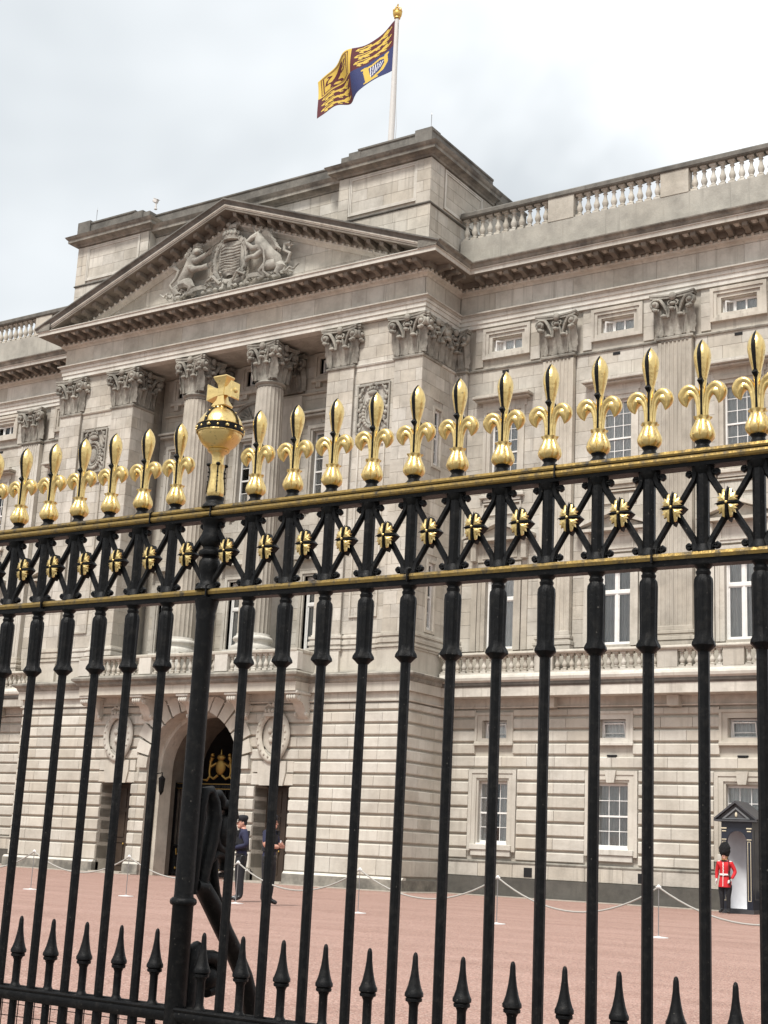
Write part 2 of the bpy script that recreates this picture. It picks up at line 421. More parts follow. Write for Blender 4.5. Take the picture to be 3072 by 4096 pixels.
def ashlar(fr, u0, u1, z0, z1, holes=(), course=.46, blk=.95, depth=.035, gap=.007, bev=.005, clip=None, rng=random.Random(3)):
    nz = max(1, round((z1 - z0) / course)); ch = (z1 - z0) / nz
    for k in range(nz):
        a, b = z0 + k * ch, z0 + (k + 1) * ch
        cuts = [(h[0], h[1]) for h in holes if h[2] < b - .02 and h[3] > a + .02]
        lo, hi = (u0, u1) if clip is None else clip(a, b, u0, u1)
        if hi - lo < .05: continue
        for p, q in minus((lo, hi), cuts):
            nb = max(1, round((q - p) / blk)); st = []
            if nb > 1 or (q - p) > blk * .8:
                off = .5 if k % 2 else 0.
                L_ = (q - p) / nb
                st = sorted(set([p, q] + [p + (i + off) * L_ + rng.uniform(-.08, .08) * L_ for i in range(0 if off else 1, nb)]))
            else: st = [p, q]
            for i in range(len(st) - 1):
                ASH.tint = rng.random()
                ASH.add(*blk_verts(fr, st[i] + gap / 2, st[i + 1] - gap / 2, a + gap / 2, b - gap / 2, depth, bev, bev, bev))
def wall(mb, fr, u0, u1, z0, z1, holes=(), d0=.03, d1=.55):
    us = sorted(set([u0, u1] + [min(max(h[i], u0), u1) for h in holes for i in (0, 1)]))
    zs = sorted(set([z0, z1] + [min(max(h[i], z0), z1) for h in holes for i in (2, 3)]))
    for j in range(len(zs) - 1):
        run = None
        for i in range(len(us) - 1):
            cu, cz = (us[i] + us[i + 1]) / 2, (zs[j] + zs[j + 1]) / 2
            solid = not any(h[0] < cu < h[1] and h[2] < cz < h[3] for h in holes)
            if solid: run = [us[i], us[i + 1]] if run is None else [run[0], us[i + 1]]
            if (not solid or i == len(us) - 2) and run:
                V = [fr(u, n, z) for z in (zs[j], zs[j + 1]) for n in (-d0, -d1) for u in run]
                mb.add(V, [(0, 1, 3, 2), (4, 5, 7, 6), (0, 1, 5, 4), (2, 3, 7, 6), (0, 2, 6, 4), (1, 3, 7, 5)]); run = None

# --- window openings of a wing bay centred at x: (u0,u1,z0,z1)
def bay_holes(x): return dict(g=(x - .62, x + .62, 1.70, 3.78), m=(x - .46, x + .46, 5.18, 5.86), f=(x - .58, x + .58, 8.36, 11.15), s=(x - .57, x + .57, 14.2, 16.95), t=(x - .64, x + .64, 19.4, 19.97))
up_R = [h for x in BAYS_R for k, h in bay_holes(x).items() if k in 'fst']
up_L = [h for x in BAYS_L for k, h in bay_holes(x).items() if k in 'fst']
gf_R = [h for x in BAYS_R for k, h in bay_holes(x).items() if k in 'gm']
gf_L = [h for x in BAYS_L for k, h in bay_holes(x).items() if k in 'gm']
pilcut = lambda P: [(p - .62, p + .62, 8.3, 20.5) for p in P]
# upper wing walls
for a_, b_, h_ in ((9.0, 28, up_R), (-30, -9.0, up_L)):
    w = MB(); wall(w, fr_front(WY + .05), a_, b_, 7.3, 20.5, h_); wall(w, fr_front(WY + .05), a_, b_, 20.5, 22.8, ()); w.build('wing_wall', 'stone', palace)
frame_cut = lambda x: [(x - .98, x + .98, 19.2, 20.36), (x - .82, x + .82, 13.95, 17.4), (x - .9, x + .9, 8.3, 12.4)]
for B, P, (a, b) in ((BAYS_R, PILS_R, (9.2, 28)), (BAYS_L, PILS_L, (-30, -9.2))):
    ashlar(fr_front(WY + .02), a, b, 8.3, 18.78, [c for x in B for c in frame_cut(x)] + pilcut(P), .47, .95)
    ashlar(fr_front(WY + .02), a, b, 18.92, 20.45, [c for x in B for c in frame_cut(x)] + [(p - .85, p + .85, 18, 20.5) for p in P], .5, 1.2)
# centre block: recess wall, piers, returns
REC = 2.0
rec_h = [(x - .86, x + .86, 8.36, 17.25) if False else (x - hw, x + hw, a, b) for x in (-3.7, 0, 3.7) for hw, a, b in ((.75, 8.36, 11.4), (.78, 14.0, 17.2), (.62, 19.55, 20.2))]
w = MB(); wall(w, fr_front(REC + .05), -5.2, 5.2, 7.3, 20.6, rec_h)
w.build('loggia_wall', 'stone', palace)
ashlar(fr_front(REC + .02), -4.9, 4.9, 8.3, 20.4, [(h[0] - .2, h[1] + .2, h[2] - .12, h[3] + .2) for h in rec_h], .47, 1.0)
w = MB()
ret_h = [(1.0, 1.42, 8.9, 11.3), (1.0, 1.42, 14.9, 17.0)]
for sx in (-1, 1):
    w.box(sx * 4.97, sx * 6.13, .03, 1.3, 7.3, 20.45)
    w.box(sx * 7.97, sx * 9.1, .03, .98, 7.3, 20.45)
    w.box(sx * 6.1, sx * 8.0, .14, .9, 7.3, 20.45)
    w.box(sx * 5.35, sx * 8.98, 1.0, 3.5, 7.3, 20.45) if sx < 0 else w.box(5.35, 8.6, 1.0, 3.5, 7.3, 20.45)
wall(w, fr_right(9.14), .9, 2.6, 7.3, 20.45, ret_h, .03, .5)
w.box(-9.1, 9.1, .3, 3.5, 20.46, 22.3)
w.build('centre_wall', 'stone', palace)
for sx in (-1, 1):
    for a, b in ((4.95, 6.15), (7.95, 9.15)):
        u0, u1 = sorted((sx * a, sx * b))
        ashlar(fr_front(0), u0, u1, 8.72, 18.78, (), .47, .62)
    u0, u1 = sorted((sx * 6.18, sx * 7.92))
    ashlar(fr_front(.11), u0, u1, 8.72, 20.42, [(u0 + .2, u1 - .2, 16.15, 17.9)], .47, .8)
ashlar(fr_right(9.15), .02, 2.5, 8.72, 18.78, [(h[0] - .12, h[1] + .12, h[2] - .1, h[3] + .1) for h in ret_h], .47, .7)
ashlar(fr_right(-4.95), .02, 1.3, 8.72, 18.78, (), .47, .7)
ashlar(fr_right(-5.32), 1.33, 2.0, 8.72, 20.4, (), .47, .7)
# frieze stones, tympanum
FRZ = [(-9.17, 9.17)]
ashlar(fr_front(-.05), -9.15, 9.15, 21.06, 21.78, (), .74, 1.6)
ashlar(fr_right(9.20), -.03, 2.45, 21.06, 21.78, (), .74, 1.3)
ashlar(fr_front(WY - .05), 9.22, 28, 21.06, 21.78, (), .74, 1.6); ashlar(fr_front(WY - .05), -30, -9.22, 21.06, 21.78, (), .74, 1.6)
SL = (26.54 - 22.65) / 10.2
tri = lambda a, b, u0, u1: (-(25.7 - a) / SL, (25.7 - a) / SL)
w = MB(); w.prism([(-10, 22.3), (10, 22.3), (0, 26.1)], .04, .8)
w.build('tympanum', 'stone', palace)
ashlar(fr_front(0), -9, 9, 22.4, 25.7, (), .62, 1.35, clip=tri)

# --- ground floor rustication
JO = [1.54, 2.0, 2.46, 2.91, 3.36, 3.8, 4.24, 4.67, 5.1, 5.53, 5.96, 6.27]
STONES = []
def rust(fr_name, pos, u0, u1, z0, z1, cutf, blk=1.05, ends=(0, 0), rng=random.Random(11)):
    for p, q in minus((u0, u1), cutf(z0, z1)):
        nb = max(1, round((q - p) / blk)); L_ = (q - p) / nb
        st = [p] + [p + i * L_ + rng.uniform(-.12, .12) * L_ for i in range(1, nb)] + [q]
        for i in range(nb): STONES.append((fr_name, pos, st[i], st[i + 1], z0, z1))
AR, AZ = 2.2, 3.9
def cut_block(z0, z1):
    c = []
    zc = (z0 + z1) / 2
    for sx in (-1, 1):
        if z0 < 3.3: c.append(tuple(sorted((sx * 2.97, sx * 4.53))))
        elif z0 < 4.2: c.append(tuple(sorted((sx * (3.75 - .93), sx * (3.75 + .93)))))
    if z1 <= AZ + .1: c.append((-AR - .42, AR + .42))
    else:
        t = z1 - AZ; rr = AR + .62
        c.append((-math.sqrt(max(rr * rr - t * t, .3)), math.sqrt(max(rr * rr - t * t, .3))))
    return c
lev = [.44, 1.06] + JO
for a, b in zip(lev[:-1], lev[1:]):
    rust('front', -.25, -9.29, 9.29, a, b, cut_block)
    rust('right', 9.33, -.25, 2.35, a, b, lambda p, q: (), .9)
    for sx in (-1, 1):                                      # quoin stones at the arch jamb
        if b <= AZ + .1:
            u = sorted((sx * AR, sx * (AR + .42))); STONES.append(('front', -.25, u[0], u[1], a, b))
levw = [1.16] + JO
for B, a0, b0 in ((BAYS_R, 9.36, 28), (BAYS_L, -30, -9.36)):
    cf = lambda p, q, B=B: [(x - .94, x + .94) for x in B if p < 4.2] + [(x - .74, x + .74) for x in B if p < 6.1 and q > 5.05]
    for a, b in zip(levw[:-1], levw[1:]): rust('front', 2.4, a0, b0, a, b, cf)
for x in (-4.53, 2.97):                                     # door reveals facing right
    for a, b in zip([.44, 1.06] + JO[:4], [1.06] + JO[:5]): STONES.append(('right', x, -.22, .55, a, b))
cam_l = Vector((-XC, -YB, 1.2))
def view_size(s):
    f_, p_, u0, u1, z0, z1 = s
    c = Vector(((u0 + u1) / 2, p_, (z0 + z1) / 2)) if f_ == 'front' else Vector((p_, (u0 + u1) / 2, (z0 + z1) / 2))
    d = c - cam_l
    if f_ == 'front' and (c.x > 21.6 or c.x < -13): return 0
    w_ = (u1 - u0) * (abs(d.y) if f_ == 'front' else abs(d.x)) / d.length
    return w_ * (z1 - z0) / d.length ** 2
STONES.sort(key=lambda s: -view_size(s))
ground_wall = MB()
arch_hole = (-AR - .05, AR + .05, 0, AZ + AR + .3)
doors = [(sx * 3.75 - .78, sx * 3.75 + .78, 0, 3.36) for sx in (-1, 1)]
wall(ground_wall, fr_front(-.25), -9.22, 9.22, 0, 6.6, [arch_hole] + doors, .1, .9)
ground_wall.box(8.6, 9.23, -.1, 2.45, 0, 6.6)
wall(ground_wall, fr_front(2.4), 9.3, 28, 0, 7.3, gf_R, .1, .6); wall(ground_wall, fr_front(2.4), -30, -9.3, 0, 7.3, gf_L, .1, .6)
ground_wall = ground_wall.build('ground_floor_wall', 'stone_rust', palace)
cache = {}
GAPZ = .07
for i, (f_, p_, u0, u1, z0, z1) in enumerate(STONES):
    if i < 300:
        L_ = round(u1 - u0 - .006, 2); H_ = round(z1 - z0 - GAPZ, 3)
        if (L_, H_) not in cache:
            m = MB(); m.add(*blk_verts(lambda u, n, z: (u, -n, z), 0, L_, 0, H_, .2, .004, .036, .045)); cache[(L_, H_)] = m.mesh('stone', 'stone_rust', recalc=False)
        if f_ == 'front': ob('stone', cache[(L_, H_)], ground_wall, (u0 + .003, p_, z0 + GAPZ / 2))
        else: ob('stone', cache[(L_, H_)], ground_wall, (p_, u0 + .003, z0 + GAPZ / 2), (0, 0, R(90)))
    else:
        fr = fr_front(p_) if f_ == 'front' else fr_right(p_)
        ASH.tint = random.random(); ASH.add(*blk_verts(fr, u0 + .003, u1 - .003, z0 + GAPZ / 2, z1 - GAPZ / 2, .2, .004, .036, .045))
# voussoirs round the arch
NV = 15
for k in range(NV):
    a0, a1 = math.pi * k / NV + .016, math.pi * (k + 1) / NV - .016
    ro = AR + (.78 if k % 2 == 0 else .66)
    if k in (0, NV - 1): ro = AR + .5
    m = MB(); pts = []
    for r_ in (AR, ro):
        seq = [a0, (a0 + a1) / 2, a1]
        if r_ != AR: seq = seq[::-1]
        for t in seq: pts.append((r_ * math.cos(t), min(AZ + r_ * math.sin(t), 6.55)))
    m.prism(pts, -.33, .1)
    m.build('voussoir', 'stone_rust', ground_wall)
# flared lintel stones over the side doors
for sx in (-1, 1):
    c = sx * 3.75
    for j, (poly, pr) in enumerate((([(-.20, 3.36), (.20, 3.36), (.34, 4.34), (-.34, 4.34)], .36), ([(-.52, 3.36), (-.22, 3.36), (-.36, 4.22), (-.62, 4.22), (-.62, 3.80)], .31), ([(.22, 3.36), (.52, 3.36), (.62, 3.80), (.62, 4.22), (.36, 4.22)], .31),
                         ([(-.93, 3.83), (-.64, 3.83), (-.64, 4.22), (-.93, 4.22)], .25), ([(.64, 3.83), (.93, 3.83), (.93, 4.22), (.64, 4.22)], .25), ([(-.93, 3.39), (-.54, 3.39), (-.62, 3.78), (-.93, 3.78)], .25), ([(.54, 3.39), (.93, 3.39), (.93, 3.78), (.62, 3.78)], .25))):
        m = MB(); m.prism([(c + a, b) for a, b in poly], -pr, .1); m.build('keystone' if j == 0 else 'lintel_stone', 'stone_rust', ground_wall)
ashl = ASH  # built below once all ashlar is in
# plinths
for a, b in ((-9.45, -4.53), (-2.97, -AR), (AR, 2.97), (4.53, 9.45)):
    m = MB(); m.box(a, b, -.36, .0, .0, .38)
    if b == 9.45: m.box(9.3, 9.45, .0, 2.3, 0, .38)
    m.build('plinth', 'stone_dirty', palace)
    m = MB(); m.prism([(-.34, .38), (-.27, .46), (-.1, .46), (-.1, .38)], a, b, 'yz'); m.build('plinth_moulding', 'stone_pale', palace)
for a, b in ((9.46, 28), (-30, -9.46)):
    m = MB(); m.box(a, b, 2.24, 2.6, 0, .62); m.build('wing_plinth', 'stone_plinth', palace)
for a, b in ((9.46, 28), (-30, -9.46)):
    n = int((b - a) / 1.3)
    for i in range(n):
        m = MB(); m.cbox(a + (b - a) * i / n + .005, a + (b - a) * (i + 1) / n - .005, 2.29, 2.6, .63, 1.06, .012); m.build('plinth_stone', 'stone', palace)
for a, b in ((9.46, 28), (-30, -9.46)):
    m = MB(); m.prism([(2.29, 1.06), (2.27, 1.12), (2.36, 1.17), (2.6, 1.17), (2.6, 1.06)], a, b, 'yz'); m.build('plinth_coping', 'stone_dirty', palace)
for pth_ in ([(-30, 2.2), (-9.5, 2.2), (-9.5, -.36), (-AR, -.36)], [(AR, -.36), (9.5, -.36), (9.5, 2.2), (28, 2.2)]):
    m = MB(); m.sweep([(0, .0), (.35, .0), (.35, .025), (.3, .03), (0, .03)], pth_); m.build('kerb', 'kerb_stone', palace)
# vents
for x in (12.55, 16.6):
    m = MB(); m.box(x, x + .3, 2.275, 2.4, .68, .98); m.build('vent_grille', 'black_void', palace)
for x in BAYS_R + BAYS_L:
    m = MB(); m.box(x - .15, x + .12, WY + .005, WY + .1, 18.58, 18.68); m.build('vent_slot', 'black_void', palace)
    if x > 12:
        m = MB(); m.box(x - .16, x + .16, 2.39, 2.5, 4.64, 4.70); m.build('vent_slot', 'black_void', palace)

# --- string course above the ground floor
PG = [(-30, 2.4), (-9.33, 2.4), (-9.33, -.25), (9.33, -.25), (9.33, 2.4), (28, 2.4)]
m = MB(); m.sweep([(-.05, 6.27), (.05, 6.275), (.06, 6.32), (.0, 6.335), (-.0, 6.6), (-.05, 6.6)], PG); m.build('string_band', 'stone', palace)
m = MB(); m.sweep([(-.2, 6.6), (.14, 6.605), (.14, 6.93), (-.2, 6.93)], PG); m.build('string_fascia', 'stone_rust', palace)
m = MB(); m.sweep([(-.2, 6.93), (.16, 6.935), (.20, 6.99), (.22, 7.06), (.36, 7.14), (.38, 7.2), (.34, 7.23), (-.2, 7.36)], PG); m.build('string_cornice', 'stone_dirty', palace)
# block pedestals and bases
for sx in (-1, 1):
    for a, b, y in ((4.87, 6.23, -.1), (7.87, 9.25, -.1), (6.2, 7.9, .03)):
        u0, u1 = sorted((sx * a, sx * b)); yb = 1.4 if a != 7.87 else 2.55
        m = MB(); m.box(u0, u1, y, yb, 7.25, 8.08); m.box(u0 - .03, u1 + .03, y - .03, yb + .02, 7.25, 7.44); m.build('pedestal', 'stone_rust', palace)
        m = MB()
        for k, (z0, z1, e) in enumerate(((8.08, 8.16, .05), (8.16, 8.24, .09), (8.25, 8.33, .0), (8.33, 8.48, .04), (8.48, 8.56, -.01), (8.56, 8.66, .03), (8.66, 8.73, -.04))):
            m.cbox(u0 - e, u1 + e, y + .05 - e, yb - .02, z0, z1, .012)
        m.build('pier_base', 'stone', palace)
# wing balcony slab
for a, b in ((9.45, 28), (-30, -9.45)):
    m = MB(); m.prism([(2.45, 6.6), (1.66, 6.6), (1.66, 6.92), (2.45, 6.92)], a, b, 'yz'); m.build('balcony_fascia', 'stone', palace)
    m = MB(); m.prism([(2.45, 6.92), (1.64, 6.92), (1.6, 6.98), (1.58, 7.06), (2.45, 7.06)], a, b, 'yz'); m.build('balcony_drip', 'stone_sooty', palace)
    m = MB(); m.prism([(2.45, 7.06), (1.6, 7.06), (1.52, 7.13), (1.5, 7.22), (1.54, 7.3), (1.62, 7.36), (2.45, 7.36)], a, b, 'yz'); m.build('balcony_cornice', 'stone_pale', palace)
for x in PILS_R[1:] + PILS_L[1:]:
    m = MB(); m.cbox(x - .2, x + .2, 2.1, 2.5, 6.24, 6.6, .015); m.build('corbel_block', 'stone_rust', palace)

# --- balusters
def baluster_mesh(h, r, name, mat):
    m = MB(); k = h
    m.box(-r, r, -r, r, 0, .11 * k); m.box(-r, r, -r, r, .9 * k, k)
    m.lathe([(r * .72, .11 * k), (r * .9, .15 * k), (r * .6, .2 * k), (r * .75, .26 * k), (r, .36 * k), (r * .9, .44 * k), (r * .56, .56 * k), (r * .45, .68 * k), (r * .5, .74 * k), (r * .78, .77 * k), (r * .5, .8 * k), (r * .62, .85 * k), (r * .85, .9 * k)], 12, cap=False)
    return m.mesh(name, mat, 40)
BAL_ROOF = baluster_mesh(.92, .12, 'baluster', 'stone'); BAL_LOW = baluster_mesh(.62, .095, 'baluster', 'stone'); BAL_MID = baluster_mesh(.56, .095, 'baluster', 'stone')
def balustrade(name, x0, x1, y, z0, zb, zr, zt, piers, sp, bmesh_, pmat, rmat, bmat, d=.16, pw=.52, pd=.2):
    root = MB(); root.prism([(y - d - .06, zr), (y - d - .1, zr + .05), (y - d - .1, zt - .06), (y - d - .04, zt), (y + d + .04, zt), (y + d + .1, zt - .06), (y + d + .06, zr)], x0, x1, 'yz')
    root = root.build(name, rmat, palace)
    m = MB(); m.box(x0, x1, y - d - .02, y + d + .02, z0, zb); m.build('balustrade_base', bmat, root)
    xs = [x0] + sorted(piers) + [x1]
    for p in piers:
        m = MB(); m.cbox(p - pw, p + pw, y - pd, y + pd, zb - .01, zr + .01, .01); m.build('balustrade_pier', pmat, root)
    for a, b in zip(xs[:-1], xs[1:]):
        lo, hi = (a + pw if a in piers else a), (b - pw if b in piers else b)
        if hi - lo < .2: continue
        n = max(1, round((hi - lo) / sp) - 0)
        for i in range(n):
            ob('baluster', bmesh_, root, (lo + (hi - lo) * (i + .5) / n, y, zb))
    return root
balustrade('roof_balustrade', 9.2, 28, WY - .05, 23.05, 24.07, 24.97, 25.22, PILS_R[1:], .335, BAL_ROOF, 'stone', 'stone_sooty', 'stone_patchy')
balustrade('roof_balustrade', -30, -9.2, WY - .05, 23.05, 24.07, 24.97, 25.22, PILS_L[1:], .335, BAL_ROOF, 'stone', 'stone_sooty', 'stone_patchy')
for a, b in ((9.2, 28), (-30, -9.2)):
    m = MB(); m.box(a, b, WY - .22, WY + .4, 22.6, 23.06); m.build('blocking_course', 'stone_patchy', palace)
balustrade('balcony_balustrade', 9.36, 28, 1.78, 7.3, 7.42, 7.98, 8.12, [x for x in PILS_R[1:]] + [x for x in BAYS_R[2:]], .26, BAL_MID, 'stone', 'stone', 'stone_pale', .1, .34, .13)
balustrade('balcony_balustrade', -30, -9.36, 1.78, 7.3, 7.42, 7.98, 8.12, [x for x in PILS_L[1:]], .26, BAL_MID, 'stone', 'stone', 'stone_pale', .1, .34, .13)
# centre balcony
BF = -1.25
m = MB(); m.box(-5.24, 5.24, BF + .06, -.2, 6.6, 6.93); m.build('balcony_fascia', 'stone_rust', palace)
m = MB(); m.sweep([(-.2, 6.93), (.02, 6.935), (.07, 7.0), (.08, 7.08), (.2, 7.14), (.22, 7.22), (.16, 7.28), (-.2, 7.38)], [(-5.24, -.1), (-5.24, BF), (5.24, BF), (5.24, -.1)]); m.build('balcony_cornice', 'stone_dirty', palace)
m = MB(); m.box(-5.0, 5.0, BF + .1, 2.2, 6.95, 7.3); m.build('balcony_floor', 'stone_dirty', palace)
rail = MB(); rail.sweep([(-.14, 7.94), (.14, 7.94), (.17, 7.98), (.17, 8.05), (.12, 8.09), (-.12, 8.09), (-.14, 8.05)], [(-5.1, 0), (-5.1, BF + .14), (5.1, BF + .14), (5.1, 0)])
rail = rail.build('centre_balustrade', 'stone', palace)
for x in (-5.02, -1.85, 1.85, 5.02):
    m = MB(); m.cbox(x - .3, x + .3, BF - .02, BF + .3, 7.34, 7.97, .012); m.build('balustrade_pier', 'stone_pale', rail)
for sx in (-1, 1):
    m = MB(); m.box(sx * 5.22, sx * 4.96, BF + .3, -.05, 7.34, 7.97); m.build('balustrade_end', 'stone_pale', rail)
for a, b in ((-4.72, -2.15), (-1.55, 1.55), (2.15, 4.72)):
    n = round((b - a) / .27)
    for i in range(n): ob('baluster', BAL_LOW, rail, (a + (b - a) * (i + .5) / n, BF + .14, 7.34), scale=(1, 1, .98))
# consoles under the balcony
def console(parent, x):
    m = MB(); m.cbox(x - .3, x + .3, BF + .1, -.2, 6.5, 6.6, .02)
    m.prism([(-.2, 6.5), (BF + .2, 6.5), (BF + .16, 6.42), (BF + .22, 6.33), (BF + .4, 6.27), (BF + .6, 6.2), (-.5, 5.95), (-.34, 5.72), (-.2, 5.68)], x - .22, x + .22, 'yz')
    for e in (-.22, .22):
        sg = 1 if e > 0 else -1
        for (cy, cz, rr) in ((BF + .38, 6.36, .13), (-.42, 5.84, .1)):
            m.tube([(x + e - sg * .02, cy, cz), (x + e + sg * .05, cy, cz)], [rr, rr * .8], 12)
            m.tube([(x + e + sg * .04, cy, cz), (x + e + sg * .075, cy, cz)], [rr * .45, rr * .3], 8)
    for j in range(4): m.sphere((x - .15 + j * .1, BF + .17, 6.38), (.05, .06, .09), 8, 6)
    m.build('console', 'stone_pale', parent, smooth=40)
for x in (-5.0, -2.3, 0, 2.3, 5.0): console(palace, x)

# --- entablature
m = MB(); m.sweep([(-.3, 20.44), (.06, 20.45), (.06, 20.61), (.10, 20.62), (.10, 20.78), (.14, 20.79), (.14, 20.9), (-.3, 20.9)], PATH); m.build('architrave', 'stone_pale', palace)
m = MB(); m.sweep([(-.3, 20.9), (.16, 20.905), (.19, 20.95), (.26, 20.97), (.26, 21.02), (.05, 21.06), (-.3, 21.06)], PATH); m.build('architrave_moulding', 'stone', palace)
m = MB(); m.sweep([(-.3, 21.78), (.06, 21.785), (.10, 21.84), (.2, 21.9), (.22, 21.96), (.16, 21.97), (.16, 22.06), (-.3, 22.06)], PATH); m.build('bed_moulding', 'stone', palace)
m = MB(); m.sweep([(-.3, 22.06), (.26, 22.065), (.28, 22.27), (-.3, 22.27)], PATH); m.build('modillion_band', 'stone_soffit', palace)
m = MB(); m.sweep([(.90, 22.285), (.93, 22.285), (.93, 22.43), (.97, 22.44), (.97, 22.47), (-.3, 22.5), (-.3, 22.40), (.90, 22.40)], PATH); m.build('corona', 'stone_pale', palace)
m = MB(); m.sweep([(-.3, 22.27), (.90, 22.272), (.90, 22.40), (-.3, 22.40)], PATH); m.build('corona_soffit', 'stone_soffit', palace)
sima = [(.2, 22.47), (.97, 22.475), (1.0, 22.5), (1.03, 22.58), (1.12, 22.64), (1.13, 22.68), (.2, 22.76)]
for pth_ in ([(-30, WY), (-9.15, WY), (-9.15, -1.0)], [(9.15, -1.0), (9.15, WY), (28, WY)]):
    m = MB(); m.sweep(sima, pth_); m.build('cornice_sima', 'stone_dirty', palace)
# beads (egg row) joined: too small to pick apart
m = MB()
def beads(a, b, f):
    n = int((b - a) / .29)
    for i in range(n):
        u = a + (b - a) * (i + .5) / n
        x, y = f(u); m.sphere((x, y, 22.01), (.07, .08, .075), 8, 5)
beads(-9.3, 9.3, lambda u: (u, -.2)); beads(-.1, 2.3, lambda u: (9.35, u)); beads(9.4, 28, lambda u: (u, WY - .2)); beads(-24, -9.4, lambda u: (u, WY - .2))
m.build('egg_moulding', 'stone', palace, smooth=60, kind='stuff')
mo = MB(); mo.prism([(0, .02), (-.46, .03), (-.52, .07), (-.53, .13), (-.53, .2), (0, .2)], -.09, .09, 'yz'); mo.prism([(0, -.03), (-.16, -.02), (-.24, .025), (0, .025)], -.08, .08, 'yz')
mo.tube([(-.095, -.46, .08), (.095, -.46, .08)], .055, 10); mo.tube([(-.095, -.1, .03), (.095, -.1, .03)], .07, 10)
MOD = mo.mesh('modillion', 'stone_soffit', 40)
m = MB(); m.box(-.1, .1, -.1, .1, -.03, 0); m.sphere((0, 0, -.03), (.08, .08, .05), 8, 4); COF = m.mesh('coffer_rosette', 'stone', 40)
def modillions(a, b, f, rot):
    n = round((b - a) / .6)
    for i in range(n):
        u = a + (b - a) * (i + .5) / n; x, y = f(u)
        ob('modillion', MOD, palace, (x, y, 22.07), (0, 0, rot))
        if i < n - 1:
            u2 = a + (b - a) * (i + 1) / n; x, y = f(u2)
            dx, dy = (0, -.36) if rot == 0 else (.36, 0)
            ob('coffer_rosette', COF, palace, (x + dx, y + dy, 22.272))
modillions(-9.4, 9.4, lambda u: (u, -.26), 0); modillions(.1, 1.7, lambda u: (9.41, u), R(90))
modillions(10.0, 27.4, lambda u: (u, WY - .26), 0); modillions(-21, -10.0, lambda u: (u, WY - .26), 0)
# --- pediment raking cornice (rows: outward offset, vertical drop below the top edge)
APX = 26.54
def rake(rows, sgn, name, mat, zmin):
    V = []; F = []
    for of, t in rows:
        xs = min(10.2, (APX - t - zmin) / SL)
        V.append((sgn * xs, -of, APX - t - SL * xs)); V.append((0, -of, APX - t))
    n = len(rows)
    for j in range(n - 1): F.append((2 * j, 2 * j + 1, 2 * j + 3, 2 * j + 2))
    F.append(tuple(range(0, 2 * n, 2))); F.append(tuple(range(1, 2 * n, 2)))
    mm = MB(); mm.add(V, F); return mm.build(name, mat, palace)
for sg in (-1, 1):
    rake([(-.5, -.12), (1.06, .0), (1.07, .06), (.99, .12), (.95, .2), (.95, .235), (-.3, .235)], sg, 'raking_sima', 'stone_sooty', 22.46)
    rake([(-.3, .236), (.95, .236), (.95, .29), (.92, .30), (.92, .345), (-.3, .345)], sg, 'raking_corona', 'stone', 22.462)
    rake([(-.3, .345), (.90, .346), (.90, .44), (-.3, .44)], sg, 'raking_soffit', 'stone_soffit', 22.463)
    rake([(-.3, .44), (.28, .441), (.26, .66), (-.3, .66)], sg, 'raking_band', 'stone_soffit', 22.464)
    rake([(-.3, .66), (.17, .661), (.17, .76), (.22, .77), (.2, .83), (.08, .92), (.05, .96), (-.3, .96)], sg, 'raking_moulding', 'stone', 22.466)
    V = MB(); a = sg * SL
    def sheared(mb_in):
        return [(p[0], p[1], p[2] - sg * SL * 0) for p in mb_in.v]
    me = MB(); me.v = [(p[0], p[1], p[2] - sg * SL * p[0]) for p in mo.v]; me.f = mo.f; me.t = mo.t; me.mi = mo.mi
    RM = me.mesh('modillion', 'stone_soffit', 40)
    for i in range(15):
        x = .42 + i * .6
        if x > 8.7: break
        ob('modillion', RM, palace, (sg * x, -.26, APX - .655 - SL * x))
    be = MB()
    for i in range(30):
        x = .25 + i * .29
        if x < 8.6: be.sphere((sg * x, -.2, APX - .715 - SL * x), (.07, .08, .07), 8, 5)
    be.build('egg_moulding', 'stone_pale', palace, smooth=60, kind='stuff')

